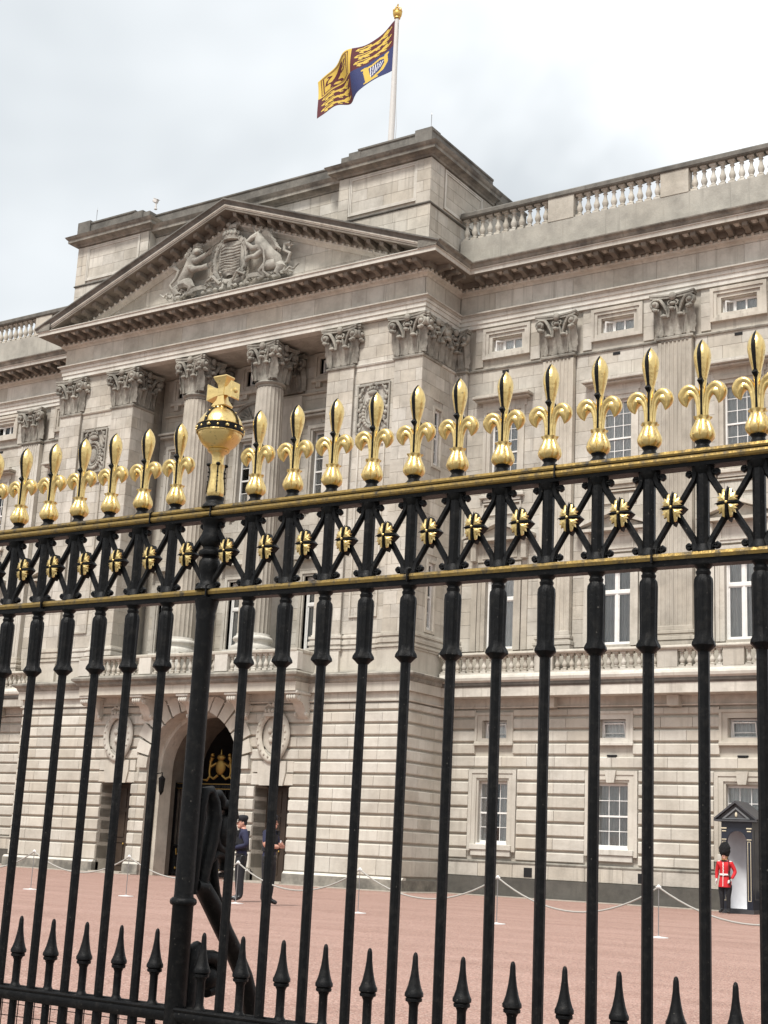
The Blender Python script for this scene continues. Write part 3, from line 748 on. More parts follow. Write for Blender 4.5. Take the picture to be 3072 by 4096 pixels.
# --- attic behind the pediment
for sg in (-1, 1):
    at = MB(); u0, u1 = sorted((sg * 4.93, sg * 9.1))
    at.box(u0, u1, .06, 4.7, 22.4, 26.66)
    at = at.build('attic_block', 'stone', palace)
    u0, u1 = sorted((sg * 4.9, sg * 9.18))
    pf = sorted((sg * 5.45, sg * 8.55))
    ashlar(fr_front(.0), min(sg * 8.52, sg * 9.15), max(sg * 8.52, sg * 9.15), 24.82, 26.6, (), .45, .7); ashlar(fr_front(.03), u0 + .02, u1 - .02, 22.9, 24.74, (), .46, .95)
    ashlar(fr_front(.03), pf[0] + .12, pf[1] - .12, 25.05, 26.45, (), .47, 1.3)
    ashlar(fr_front(.0), min(sg * 4.95, sg * 5.43), max(sg * 4.95, sg * 5.43), 24.82, 26.6, (), .45, .7)
    # panel frame
    fm = MB()
    for k, (e, y) in enumerate(((0, -.01), (.07, .0))):
        a, b, c, d = pf[0] + e, pf[1] - e, 24.95 + e, 26.56 - e; t = .06
        fm.box(a, b, y, .07, c, c + t); fm.box(a, b, y, .07, d - t, d); fm.box(a, a + t, y, .07, c + t, d - t); fm.box(b - t, b, y, .07, c + t, d - t)
    fm.build('panel_frame', 'stone_pale', at)
    bd = MB(); bd.sweep([(-.05, 24.74), (.035, 24.75), (.05, 24.78), (.035, 24.81), (-.05, 24.82)], [(sg * 9.15, 4.7), (sg * 9.15, .02), (sg * 4.9, .02)] if sg < 0 else [(4.9, .02), (9.15, .02), (9.15, 4.7)])
    bd.build('attic_band', 'stone_sooty', at)
    pth = [(-9.15, 4.75), (-9.15, .0), (-4.95, .0), (-4.95, .4)] if sg < 0 else [(4.95, .4), (4.95, .0), (9.15, .0), (9.15, 4.75)]
    cp = MB(); cp.sweep([(-.2, 26.62), (.05, 26.63), (.08, 26.7), (.2, 26.76), (.34, 26.78), (.34, 26.9), (.4, 26.95), (.46, 27.04), (-.2, 27.1)], pth); cp.build('attic_cornice', 'stone_dirty', at)
    pr = MB()
    prof = [(-.3, 27.05), (.1, 27.06), (.07, 27.12), (.05, 27.6), (.09, 27.63), (.09, 27.7), (-.3, 27.74)]
    pr.sweep(prof, [(-9.15, 4.6), (-9.15, .0), (-5.9, .0), (-5.9, .3)] if sg < 0 else [(5.9, .3), (5.9, .0), (9.15, .0), (9.15, 4.6)])
    a, b = sorted((sg * 5.38, sg * 5.93)); pr.box(a, b, -.07, .6, 27.05, 27.62)
    a, b = sorted((sg * 5.0, sg * 5.40)); pr.box(a, b, -.03, .6, 27.05, 27.52)
    a, b = sorted((sg * 8.45, sg * 9.2)); pr.box(a, b, -.13, .5, 27.06, 27.78)
    pr.build('attic_parapet', 'stone_sooty', at)
ashlar(fr_right(9.15), .02, .98, 24.82, 26.6, (), .45, .7); ashlar(fr_right(9.12), .02, 4.68, 22.8, 24.74, (), .46, .95)
ashlar(fr_right(9.12), 1.2, 3.78, 25.05, 26.42, (), .47, 1.3); ashlar(fr_right(9.15), 3.95, 4.7, 24.82, 26.6, (), .45, .7)
fm = MB()
for e, x in ((0, 9.16), (.07, 9.145)):
    a, b, c, d, t = 1.05 + e, 3.92 - e, 24.95 + e, 26.56 - e, .06
    fm.box(9.05, x, a, b, c, c + t); fm.box(9.05, x, a, b, d - t, d); fm.box(9.05, x, a, a + t, c + t, d - t); fm.box(9.05, x, b - t, b, c + t, d - t)
fm.build('panel_frame', 'stone_pale', palace)
ctr = MB(); ctr.box(-4.95, 4.95, .42, 3.5, 22.4, 26.5); ctr = ctr.build('attic_centre', 'stone', palace)
ashlar(fr_front(.4), -4.9, 4.9, 22.9, 26.4, (), .45, 1.1)
cp = MB(); cp.sweep([(-.2, 26.4), (.04, 26.41), (.07, 26.47), (.18, 26.53), (.32, 26.56), (.32, 26.68), (.38, 26.74), (.44, 26.82), (-.2, 26.88)], [(-5, .4), (5, .4)]); cp.build('attic_cornice', 'stone_dirty', ctr)
pr = MB(); pr.sweep([(-.3, 26.85), (.1, 26.86), (.06, 26.93), (.05, 27.38), (.09, 27.41), (.09, 27.47), (-.3, 27.5)], [(-5.1, .4), (5.1, .4)]); pr.build('attic_parapet', 'stone_sooty', ctr)
bk = MB(); bk.box(-8.95, 8.95, 4.65, 7.7, 22.4, 26.7); bk = bk.build('attic_rear', 'stone', palace)
cp = MB(); cp.sweep([(-.2, 26.5), (.05, 26.51), (.18, 26.62), (.3, 26.64), (.3, 26.78), (.4, 26.9), (-.2, 26.92)], [(8.95, 4.85), (8.95, 7.75), (-8.95, 7.75)]); cp.build('attic_cornice', 'stone_dirty', bk)
pr = MB(); pr.sweep([(-.3, 26.9), (.12, 26.91), (.08, 26.98), (.08, 27.5), (.12, 27.56), (.12, 27.62), (-.3, 27.66)], [(8.95, 4.7), (8.95, 7.75), (-8.95, 7.75)]); pr.build('attic_parapet', 'stone_sooty', bk)
for bb in ((-8.9, 8.9, .5, 7.7, 26.6, 26.72), (9, 28, WY + .5, 16, 22.6, 22.8), (-30, -9, WY + .5, 16, 22.6, 22.8)):
    m = MB(); m.box(*bb); m.build('roof', 'lead_roof', palace)
# inner core keeps daylight out of the rooms
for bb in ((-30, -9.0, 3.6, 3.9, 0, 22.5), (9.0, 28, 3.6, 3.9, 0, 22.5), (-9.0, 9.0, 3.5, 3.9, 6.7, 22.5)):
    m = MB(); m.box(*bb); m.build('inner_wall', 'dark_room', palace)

# --- capitals
def cap_face(m, w=1.2, H=1.47, n0=0.):
    """carved face of a Corinthian capital: x across, -y outwards, z up from the astragal"""
    def leaf(u0, z0, h, wd, p):
        def fn(a, t):
            s = a * 2 - 1
            ww = wd * (math.sin(math.pi * min(1, .18 + .72 * t)) ** .7) * (1 + .16 * math.cos(t * 26))
            if t < .8: zz = z0 + h * t / .8; nn = .03 + p * (t / .8) ** 2 * .55
            else:
                k = (t - .8) / .2; zz = z0 + h * (1 + .06 * math.sin(k * math.pi) - .16 * k); nn = .03 + p * (.55 + .45 * k)
            return (u0 + s * ww / 2, -(n0 + nn - .07 * wd / .3 * s * s + .03 * (abs(s) < .2)), zz)
        m.grid(fn, 6, 9)
        m.sphere((u0, -(n0 + p * .95), z0 + h * .91), (wd * .3, .085, .07), 8, 5)
    for u in (-.25, .25): leaf(u * w, .02, .58 * H * .8, .44, .27)
    for u in (-.5, 0, .5): leaf(u * w * .98, .04, .74 * H * .85, .34, .30)
    for sg in (-1, 1):
        # stalk and corner volute, turned out to the corner
        cx, cz, cn = sg * (.5 * w + .03), H * .76, n0 + .17
        pts = [(sg * .17 * w, -(n0 + .08), .42 * H), (sg * .2 * w, -(n0 + .11), .58 * H), (sg * .28 * w, -(n0 + .14), .74 * H), (sg * .38 * w, -(n0 + .17), .86 * H)]
        rad = [.04, .055, .066, .07]
        for k in range(15):
            t = k / 14; a = R(110 - 500 * t); rr = .15 * (1 - t) + .03
            pts.append((cx + sg * rr * math.cos(a), -(cn + .08 * t), cz + rr * math.sin(a))); rad.append(.068 - .02 * t)
        m.tube(pts, rad, 7, flat=1.7, ref=(0, 1, 0))
        m.sphere((cx, -(cn + .08), cz), (.1, .13, .1), 10, 6); m.sphere((cx + sg * .02, -(cn + .08), cz - .2), (.09, .1, .07), 8, 6)
        # inner helix
        pts = [(sg * .14 * w, -(n0 + .08), .44 * H), (sg * .11 * w, -(n0 + .12), .62 * H)]
        for k in range(9):
            t = k / 8; a = R(60 + 400 * t); rr = .085 * (1 - t) + .02
            pts.append((sg * (.085 * w) - sg * rr * math.cos(a), -(n0 + .14), .76 * H + rr * math.sin(a)))
        m.tube(pts, .04, 6, flat=1.7, ref=(0, 1, 0))
        m.tube([(sg * .33 * w, -(n0 + .06), .02), (sg * .33 * w, -(n0 + .07), .4 * H), (sg * .3 * w, -(n0 + .1), .55 * H)], [.03, .025, .045], 6)
    # abacus with hollowed front, flower in the middle
    poly = []
    for k in range(9):
        s = -1 + k / 4; poly.append((s * (.62 * w + .04), -(n0 + .14 + .16 * s * s)))
    poly += [(.62 * w + .04, .02 - n0), (-.62 * w - .04, .02 - n0)]
    m.prism(poly, H * .9, H * .955, 'xy'); m.prism([(a * 1.03, b - .025 if b < -n0 else b) for a, b in poly], H * .955, H, 'xy')
    m.sphere((0, -(n0 + .22), H * .92), (.13, .11, .15), 10, 6); m.sphere((0, -(n0 + .2), H * .74), (.12, .09, .07), 8, 6)
    for k in range(6): m.sphere((.09 * math.cos(k * 1.047), -(n0 + .22), H * .93 + .09 * math.sin(k * 1.047)), (.05, .05, .05), 6, 4)
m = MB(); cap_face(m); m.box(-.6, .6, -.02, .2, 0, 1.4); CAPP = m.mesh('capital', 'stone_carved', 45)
def place_cap(parent, x, y, z, rot=0.): return ob('capital', CAPP, parent, (x, y, z), (0, 0, rot))
# fluted pilasters on the wings
def pil_section(w, n, dep, fl):
    pts = [(-w / 2, dep), (-w / 2, 0)]
    marg = .09; pit = (w - 2 * marg) / n
    for i in range(n):
        c = -w / 2 + marg + pit * (i + .5); r_ = pit * .36
        for k in range(6):
            a = math.pi * k / 5; pts.append((c - r_ * math.cos(a), r_ * .75 * math.sin(a)))
    pts += [(w / 2, 0), (w / 2, dep)]
    return pts
m = MB(); m.prism(pil_section(1.2, 7, .25, 0), 8.85, 18.7, 'xy'); PILM = m.mesh('fluted_shaft', 'stone', 35)
m = MB()
for z0, z1, e in ((8.2, 8.36, .09), (8.36, 8.5, .12), (8.5, 8.58, .05), (8.58, 8.7, .08), (8.7, 8.86, .015)): m.cbox(-.6 - e, .6 + e, -e, .22, z0, z1, .02)
m.box(-.72, .72, -.1, .22, 7.3, 8.2)
PILB = m.mesh('pilaster_base', 'stone', None)
m = MB(); m.sweep([(-.2, 18.72), (.05, 18.74), (.06, 18.8), (.02, 18.84), (-.2, 18.86)], [(-.62, .24), (-.62, 0), (.62, 0), (.62, .24)]); m.box(-.6, .6, 0, .24, 18.66, 18.9)
AST = m.mesh('astragal', 'stone_carved', None)
for x in PILS_R + PILS_L:
    sh = ob('fluted_pilaster', PILM, palace, (x, WY - .2, 0))
    ob('pilaster_base', PILB, sh); ob('astragal', AST, sh); place_cap(sh, 0, 0, 18.86)
# wing astragal string
for a, b in ((9.2, 28), (-30, -9.2)):
    m = MB(); m.prism([(WY + .1, 18.74), (WY - .03, 18.75), (WY - .05, 18.8), (WY - .02, 18.84), (WY + .1, 18.86)], a, b, 'yz'); m.build('string_moulding', 'stone_dirty', palace)
# block piers
for sx in (-1, 1):
    for a, b in ((4.95, 6.15), (7.95, 9.15)):
        u0, u1 = sorted((sx * a, sx * b)); yb = 1.3
        m = MB(); m.box(u0 + .01, u1 - .01, .01, yb, 18.66, 20.4)
        sh = m.build('pier_cap_block', 'stone', palace)
        m = MB(); m.sweep([(-.05, 18.7), (.05, 18.74), (.07, 18.8), (.02, 18.84), (-.05, 18.88)], [(u0, yb), (u0, 0), (u1, 0), (u1, yb)]); m.build('astragal', 'stone_carved', sh)
        place_cap(sh, (u0 + u1) / 2, 0, 18.86)
        place_cap(sh, u1, .62, 18.86, R(90))
        if a > 7 and sx > 0: place_cap(sh, u1, 1.9, 18.86, R(90))
for sx in (-1, 1):
    m = MB(); u0, u1 = sorted((sx * 6.15, sx * 7.95)); m.prism([(.2, 18.7), (.07, 18.74), (.05, 18.8), (.09, 18.84), (.2, 18.88)], u0, u1, 'yz'); m.build('string_moulding', 'stone', palace)
m = MB(); m.prism([(2.2, 18.7), (1.93, 18.74), (1.9, 18.8), (1.96, 18.84), (2.2, 18.88)], -4.9, 4.9, 'yz')
m.build('string_moulding', 'stone', palace)
m = MB(); m.sweep([(-.05, 18.7), (.05, 18.74), (.06, 18.8), (.02, 18.84), (-.05, 18.88)], [(9.15, 1.3), (9.15, 2.5)]); m.build('string_moulding', 'stone', palace)
# columns
def flute(a, z):
    return 1 - .055 * abs(math.sin(a * 11)) ** .7
cm = MB()
prof = [(.62 - .09 * max(0, (t - .3) / .7) ** 1.6, 8.95 + (18.6 - 8.95) * t) for t in [i / 10 for i in range(11)]]
cm.lathe(prof, 132, mod=flute, cap=False)
COLM = cm.mesh('column_shaft', 'stone', 50)
bm_ = MB(); bm_.box(-.8, .8, -.8, .8, 7.3, 8.3)
bm_.lathe([(.8, 8.3), (.83, 8.38), (.8, 8.48), (.7, 8.5), (.66, 8.58), (.68, 8.66), (.74, 8.69), (.76, 8.76), (.72, 8.83), (.65, 8.86), (.63, 8.95)], 28, cap=False)
COLB = bm_.mesh('column_base', 'stone_pale', 50)
cc = MB(); cc.lathe([(.53, -.24), (.53, -.16), (.6, -.13), (.62, -.08), (.57, -.04), (.52, 0), (.5, .3), (.52, .8), (.62, 1.3), (.66, 1.4)], 24)
for k in range(4):
    cc.M = Matrix.Rotation(k * math.pi / 2, 4, 'Z'); cap_face(cc, 1.02, 1.47, .46)
cc.M = None
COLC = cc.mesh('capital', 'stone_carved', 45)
for x in (-1.85, 1.85):
    sh = ob('column', COLM, palace, (x, .5, 0)); ob('column_base', COLB, sh); ob('capital', COLC, sh, (0, 0, 18.86))
    # respond pilaster behind each column
    m = MB(); m.box(x - .55, x + .55, REC - .16, REC + .1, 8.3, 18.7); m.build('respond_pilaster', 'stone', palace)
    ob('capital', CAPP, palace, (x, REC - .16, 18.86), scale=(.92, 1, 1))
m = MB(); m.box(-4.95, 4.95, .2, REC + .1, 20.47, 20.6); m.build('loggia_ceiling', 'stone', palace)

# --- windows
def ring(m, a, b, c, d, t, y0, y1, bottom=True):
    """rectangular frame a..b x c..d, band t wide, from y0 (front) to y1"""
    m.box(a, b, y0, y1, d - t, d)
    if bottom: m.box(a, b, y0, y1, c, c + t)
    lo = c + t if bottom else c
    m.box(a, a + t, y0, y1, lo, d - t); m.box(b - t, b, y0, y1, lo, d - t)
PANES = {}
def pane_mesh(w, h):
    k = (round(w, 3), round(h, 3))
    if k not in PANES:
        m = MB(); m.box(-k[0] / 2, k[0] / 2, -.003, .003, -k[1] / 2, k[1] / 2); PANES[k] = m.mesh('pane', 'glass')
    return PANES[k]
CURT = {}
def curtain_mesh(w, h, part):
    k = (round(w, 2), round(h, 2), part)
    if k not in CURT:
        m = MB()
        if part == 'blind': m.grid(lambda u, v: ((u - .5) * w, .006 * math.sin(v * 20), v * h), 2, 12)
        else:
            def one(x0, x1):
                m.grid(lambda u, v: (x0 + (x1 - x0) * u, .035 * math.sin(u * (x1 - x0) * 48 + 1.3 * math.sin(v * 2)) - .02, v * h), max(8, int((x1 - x0) * 60)), 6)
            if part == 'full': one(-w / 2, w / 2)
            else: one(-w / 2, -w * .12); one(w * .12, w / 2)
        CURT[k] = m.mesh('curtain', 'curtain', 180)
    return CURT[k]
rw = random.Random(5)
def window(x, y, hole, style, rot=0., detail=True, cols=3, rows=4, rec=.26, curt='full', name='window'):
    u0, u1, z0, z1 = hole; hw = (u1 - u0) / 2
    fw = .07; m = MB()
    ring(m, -hw, hw, z0, z1, fw, rec - .03, rec + .1)
    ih, ia, ib = hw - fw, z0 + fw, z1 - fw
    panes = []
    if style == 'sash':
        mid = (ia + ib) / 2; m.box(-ih, ih, rec - .01, rec + .05, mid - .03, mid + .03)
        m.box(-ih, ih, rec - .02, rec + .06, ia, ia + .05)
        bt = .012
        for half, (a, b) in enumerate(((ia + .05, mid - .03), (mid + .03, ib))):
            yy = rec + (.01 if half else .035)
            for i in range(1, cols): cxx = -ih + 2 * ih * i / cols; m.box(cxx - bt, cxx + bt, yy - .012, yy + .012, a, b)
            rr = rows // 2
            for j in range(1, rr): zz = a + (b - a) * j / rr; m.box(-ih, ih, yy - .0125, yy + .0125, zz - bt, zz + bt)
            for i in range(cols):
                for j in range(rr): panes.append((-ih + 2 * ih * (i + .5) / cols, yy, a + (b - a) * (j + .5) / rr, 2 * ih / cols - .02, (b - a) / rr - .02))
    elif style == 'cross':
        tz = z0 + (z1 - z0) * .645
        m.box(-.045, .045, rec - .02, rec + .06, ia, ib); m.box(-ih, ih, rec - .03, rec + .07, tz - .05, tz + .05)
        for sx in (-1, 1):
            for a, b in ((ia, tz - .05), (tz + .05, ib)):
                c = sx * (ih + .045) / 2; panes.append((c, rec + .02, (a + b) / 2, ih - .05, b - a - .004))
                ring(m, min(sx * .045, sx * ih), max(sx * .045, sx * ih), a, b, .04, rec + .0, rec + .05)
    elif style == 'three':
        for i in (1, 2): cxx = -ih + 2 * ih * i / 3; m.box(cxx - .03, cxx + .03, rec - .02, rec + .06, ia, ib)
        for i in range(1, 3): panes.append((-ih + 2 * ih * (i + .5) / 3, rec + .02, (ia + ib) / 2, 2 * ih / 3 - .07, ib - ia))
        # casement ajar
        w_ = 2 * ih / 3 - .06; a = R(-32); hx = -ih + 2 * ih / 3 - .03
        m.M = Matrix.Translation((hx, rec - .02, 0)) @ Matrix.Rotation(R(38), 4, 'Z')
        ring(m, -w_, 0, ia, ib, .035, -.02, .02); m.M = None
    else:
        m.box(-ih, ih, rec, rec + .03, ia + .16, ia + .19)
        m.M = Matrix.Translation((0, rec, ia + .1)) @ Matrix.Rotation(R(14), 4, 'X') @ Matrix.Translation((0, -rec, -ia - .1))
        ring(m, -ih + .01, ih - .01, ia + .03, ib - .03, .035, rec - .03, rec + .0); m.M = None
        panes.append((0, rec + .02, (ia + ib) / 2, 2 * ih, ib - ia))
    wd = m.build(name, 'white_paint', palace, (x, y, 0)); wd.rotation_euler = (0, 0, rot)
    if not detail: panes = [(0, rec + .03, (ia + ib) / 2, 2 * ih, ib - ia)]
    for (a, b, c, w_, h_) in panes:
        ob('pane', pane_mesh(w_, h_), wd, (a, b, c), (R(rw.uniform(-1.2, 1.2)), 0, R(rw.uniform(-1.2, 1.2))))
    if curt: ob('curtain', curtain_mesh(2 * hw, z1 - z0, curt), wd, (0, rec + .11, z0))
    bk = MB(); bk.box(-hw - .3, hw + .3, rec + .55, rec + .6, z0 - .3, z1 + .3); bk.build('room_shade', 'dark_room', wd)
    return wd
def stone_part(wd, name, mat, fn):
    m = MB(); fn(m); m.build(name, mat, wd)
for x in BAYS_R + BAYS_L:
    H = bay_holes(x); det = -13 < x < 22
    rel = {k: (h[0] - x, h[1] - x, h[2], h[3]) for k, h in H.items()}
    # ground floor
    wd = window(x, 2.4, rel['g'], 'sash', detail=det, cols=3, rows=4, curt='full' if rw.random() < .6 else 'pair')
    def fg(m):
        ring(m, -.92, .92, 1.46, 4.19, .13, -.03, .3, False); ring(m, -.80, .80, 1.46, 4.07, .17, .0, .3, False); ring(m, -.66, .66, 1.6, 3.92, .1, .05, .3, False)
    stone_part(wd, 'architrave', 'stone_rust', fg)
    stone_part(wd, 'keystone', 'stone_rust', lambda m: m.prism([(-.13, 3.8), (.13, 3.8), (.2, 4.2), (-.2, 4.2)], -.1, .2))
    stone_part(wd, 'sill', 'stone_pale', lambda m: (m.cbox(-.8, .8, -.1, .3, 1.5, 1.68, .015), m.cbox(-.76, .76, -.05, .3, 1.30, 1.5, .015)))
    stone_part(wd, 'window_board', 'white_paint', lambda m: m.box(-.6, .6, .02, .3, 1.67, 1.73))
    # mezzanine
    wd = window(x, 2.4, rel['m'], 'hopper', detail=det, curt='full', rec=.3)
    stone_part(wd, 'architrave', 'stone_rust', lambda m: (ring(m, -.75, .75, 5.06, 6.13, .09, -.03, .3), ring(m, -.67, .67, 5.06, 6.05, .19, .02, .3), m.cbox(-.76, .76, -.06, .3, 5.0, 5.1, .01)))
    # first floor with triangular hood
    wd = window(x, WY, rel['f'], 'cross', detail=det, curt='full' if x > 0 else 'pair', rec=.24)
    def ff(m):
        ring(m, -.86, .86, 8.3, 11.42, .13, -.05, .3, False); ring(m, -.74, .74, 8.3, 11.3, .17, -.01, .3, False)
        for sx in (-1, 1):
            a, b = sorted((sx * .9, sx * 1.12)); m.box(a, b, -.03, .3, 8.3, 11.5); m.cbox(a, b, -.22, .1, 11.5, 12.2, .03)
        m.box(-.9, .9, -.03, .3, 11.5, 12.2); ring(m, -.7, .7, 11.6, 12.1, .05, -.06, 0)
    stone_part(wd, 'architrave', 'stone', ff)
    def fp(m):
        m.prism([(-1.32, 12.2), (1.32, 12.2), (1.36, 12.3), (-1.36, 12.3)], -.34, .1)
        m.prism([(-1.3, 12.3), (1.3, 12.3), (0, 12.78)], -.1, .1)
        for sx in (-1, 1): m.prism([(sx * 1.4, 12.3), (sx * 1.4, 12.4), (0, 12.93), (0, 12.8)], -.38, .1)
    stone_part(wd, 'hood_pediment', 'stone', fp)
    stone_part(wd, 'panel', 'stone', lambda m: (ring(m, -.78, .78, 13.2, 13.66, .05, -.04, .1),))
    # second floor with flat hood
    wd = window(x, WY, rel['s'], 'sash', detail=det, cols=3, rows=6, curt='full', rec=.24)
    def fs(m):
        ring(m, -.84, .84, 13.95, 17.22, .13, -.05, .3, False); ring(m, -.72, .72, 13.95, 17.1, .16, -.01, .3, False)
        m.box(-.9, .9, -.02, .2, 17.22, 17.46)
    stone_part(wd, 'architrave', 'stone', fs)
    stone_part(wd, 'hood', 'stone', lambda m: (m.cbox(-1.08, 1.08, -.3, .2, 17.46, 17.54, .02), m.cbox(-1.16, 1.16, -.42, .2, 17.54, 17.64, .02), m.prism([(-1.14, 17.64), (1.14, 17.64), (1.0, 17.7), (-1.0, 17.7)], -.38, .1)))
    stone_part(wd, 'sill', 'stone', lambda m: (m.cbox(-.9, .9, -.14, .3, 13.83, 13.96, .02), m.cbox(-.75, .75, -.07, .3, 13.7, 13.83, .015)))
    # top storey
    wd = window(x, WY, rel['t'], 'three', detail=det, curt='full', rec=.26)
    stone_part(wd, 'architrave', 'stone', lambda m: (ring(m, -.98, .98, 19.18, 20.38, .12, -.07, .3), ring(m, -.87, .87, 19.29, 20.27, .12, -.03, .3), ring(m, -.76, .76, 19.34, 20.16, .14, .03, .3)))
# loggia windows
for x in (-3.7, 0, 3.7):
    wd = window(x, REC, (-.75, .75, 8.36, 11.4), 'cross', curt='pair')
    def fl_(m):
        ring(m, -.95, .95, 8.3, 11.62, .13, -.05, .3, False); ring(m, -.85, .85, 8.3, 11.5, .1, 0, .3, False)
        m.cbox(-1.15, 1.15, -.3, .2, 12.0, 12.2, .02); m.box(-.95, .95, -.06, .2, 11.62, 12.0)
    stone_part(wd, 'architrave', 'stone', fl_)
    wd = window(x, REC, (-.78, .78, 14.0, 17.2), 'sash', cols=4, rows=6, curt='pair')
    def fs2(m):
        ring(m, -1.0, 1.0, 13.9, 17.45, .14, -.06, .3, False); ring(m, -.87, .87, 13.9, 17.32, .1, -.01, .3, False)
        m.box(-1.1, 1.1, -.03, .2, 17.45, 17.75); ring(m, -.4, .4, 17.5, 17.7, .04, -.06, 0)
        m.cbox(-1.2, 1.2, -.28, .2, 17.75, 17.85, .02); m.cbox(-1.28, 1.28, -.36, .2, 17.87, 17.97, .02)
    stone_part(wd, 'architrave', 'stone', fs2)
    if x == 0:
        def ty(m):
            n = 14; out = [(1.2 * math.cos(math.pi * k / n), 17.97 + .82 * math.sin(math.pi * k / n)) for k in range(n + 1)]
            m.prism(out, -.04, .1)
            m.tube([(a, -.06, b) for a, b in out], .07, 6)
            for sx in (-1, 1):
                for q in range(4):
                    t = q / 3; m.tube([(sx * .1, -.08, 18.02), (sx * (.25 + .2 * t), -.12, 18.1 + .25 * (1 - t)), (sx * (.4 + .5 * t), -.1, 18.1 + .4 * (1 - t) + .1)], [.05, .06, .03], 6)
            m.sphere((0, -.1, 18.35), (.16, .08, .24), 10, 8)
        stone_part(wd, 'carved_tympanum', 'stone_carved', ty)
    wd = window(x, REC, (-.62, .62, 19.55, 20.2), 'three', curt=None, detail=False)
    stone_part(wd, 'architrave', 'stone', lambda m: (ring(m, -.86, .86, 19.33, 20.42, .12, -.06, .3), ring(m, -.76, .76, 19.41, 20.34, .14, -.01, .3), m.cbox(-.95, .95, -.12, .2, 19.2, 19.34, .02), m.box(-.72, -.5, -.09, .1, 19.0, 19.2), m.box(.5, .72, -.09, .1, 19.0, 19.2)))
# narrow windows in the right return
for a, b, z0, z1 in ret_h:
    wd = window(9.14, (a + b) / 2, (-.21, .21, z0, z1), 'sash', rot=R(90), cols=1, rows=4, rec=.12, curt='full')
    stone_part(wd, 'architrave', 'stone', lambda m: ring(m, -.33, .33, z0 - .1, z1 + .12, .1, -.03, .1))

# --- carved panels between the piers
def wreath_panel(x):
    m = MB(); ring(m, x - .72, x + .72, 16.1, 17.98, .06, .03, .2)
    rr = random.Random(3)
    for k in range(26):
        a = 2 * math.pi * k / 26
        m.sphere((x + .42 * math.cos(a), .06, 16.85 + .56 * math.sin(a)), (.085, .07, .085), 7, 5)
    m.tube([(x + .3 * math.cos(a * .26), .04, 16.85 + .42 * math.sin(a * .26)) for a in range(25)], .03, 6)
    m.sphere((x, .08, 16.85), (.2, .07, .3), 10, 8)
    for sx in (-1, 1):
        for q in range(9):
            z = 16.25 + q * .19; xx = x + sx * (.55 + .06 * math.sin(q * 2.1))
            m.sphere((xx, .07, z), (.075, .06, .1), 7, 5)
            m.tube([(xx, .08, z), (xx - sx * .1, .03, z + .1), (xx - sx * .12, .06, z + .2)], [.04, .03, .015], 5)
    m.sphere((x, .03, 17.62), (.24, .1, .12), 10, 6)
    for q in range(5): m.sphere((x - .2 + .1 * q, .0, 17.74 + .07 * (1 - abs(q - 2) / 2)), (.045, .05, .07), 6, 5)
    for sx in (-1, 1): m.tube([(x, .02, 17.8), (x + sx * .15, .02, 17.88), (x + sx * .2, .03, 17.72)], .03, 6)
    m.sphere((x, .02, 17.97), (.05, .05, .06), 6, 5)
    m.build('carved_wreath', 'stone_carved', palace, smooth=50)
wreath_panel(7.05); wreath_panel(-7.05)
# sunk panels below the wreaths
for sx in (-1, 1):
    m = MB(); ring(m, sx * 7.05 - .6, sx * 7.05 + .6, 9.3, 15.7, .06, .05, .2); m.build('panel_frame', 'stone', palace)
# oval garter shields over the side doors
def garter(x):
    m = MB()
    N_ = 40
    def band(u, v):
        a = 2 * math.pi * u; q = 2 * math.pi * v
        rx, rz = .62 + .13 * math.cos(q), .78 + .13 * math.cos(q)
        return (x + rx * math.cos(a), -.36 - .10 * math.sin(q), 5.14 + rz * math.sin(a) - .12 * max(0, -math.sin(a)) ** 3)
    m.grid(band, N_, 8, True)
    for k in range(20):
        a = 2 * math.pi * k / 20 + .15
        m.sphere((x + .62 * math.cos(a), -.465, 5.14 + .78 * math.sin(a)), (.04, .03, .055), 6, 4)
    m.grid(lambda u, v: (x + .5 * v * math.cos(2 * math.pi * u), -.27 - .05 * (1 - v * v), 5.14 + .66 * v * math.sin(2 * math.pi * u)), 24, 6, True)
    for (a, b, c) in ((-.15, 5.3, .1), (.14, 5.34, .08), (-.1, 4.95, .09), (.12, 4.9, .1), (0, 5.12, .07)): m.sphere((x + a, -.34, b), (c, .06, c * 1.2), 7, 5)
    # crown
    m.prism([(x - .34, 5.78), (x + .34, 5.78), (x + .38, 5.9), (x - .38, 5.9)], -.5, -.2)
    for k in range(5): m.sphere((x - .3 + .15 * k, -.46, 5.98), (.07, .06, .09), 7, 5)
    for sx in (-1, 1): m.tube([(x + sx * .34, -.42, 5.95), (x + sx * .4, -.42, 6.1), (x + sx * .22, -.42, 6.22), (x, -.42, 6.14)], .045, 6)
    m.sphere((x, -.42, 6.22), .07, 8, 6)
    # strap tail to the keystone
    m.prism([(x - .12, 4.36), (x + .12, 4.36), (x + .05, 4.2), (x - .05, 4.2)], -.4, -.2)
    m.build('garter_shield', 'stone', palace, smooth=50)
garter(3.75); garter(-3.75)

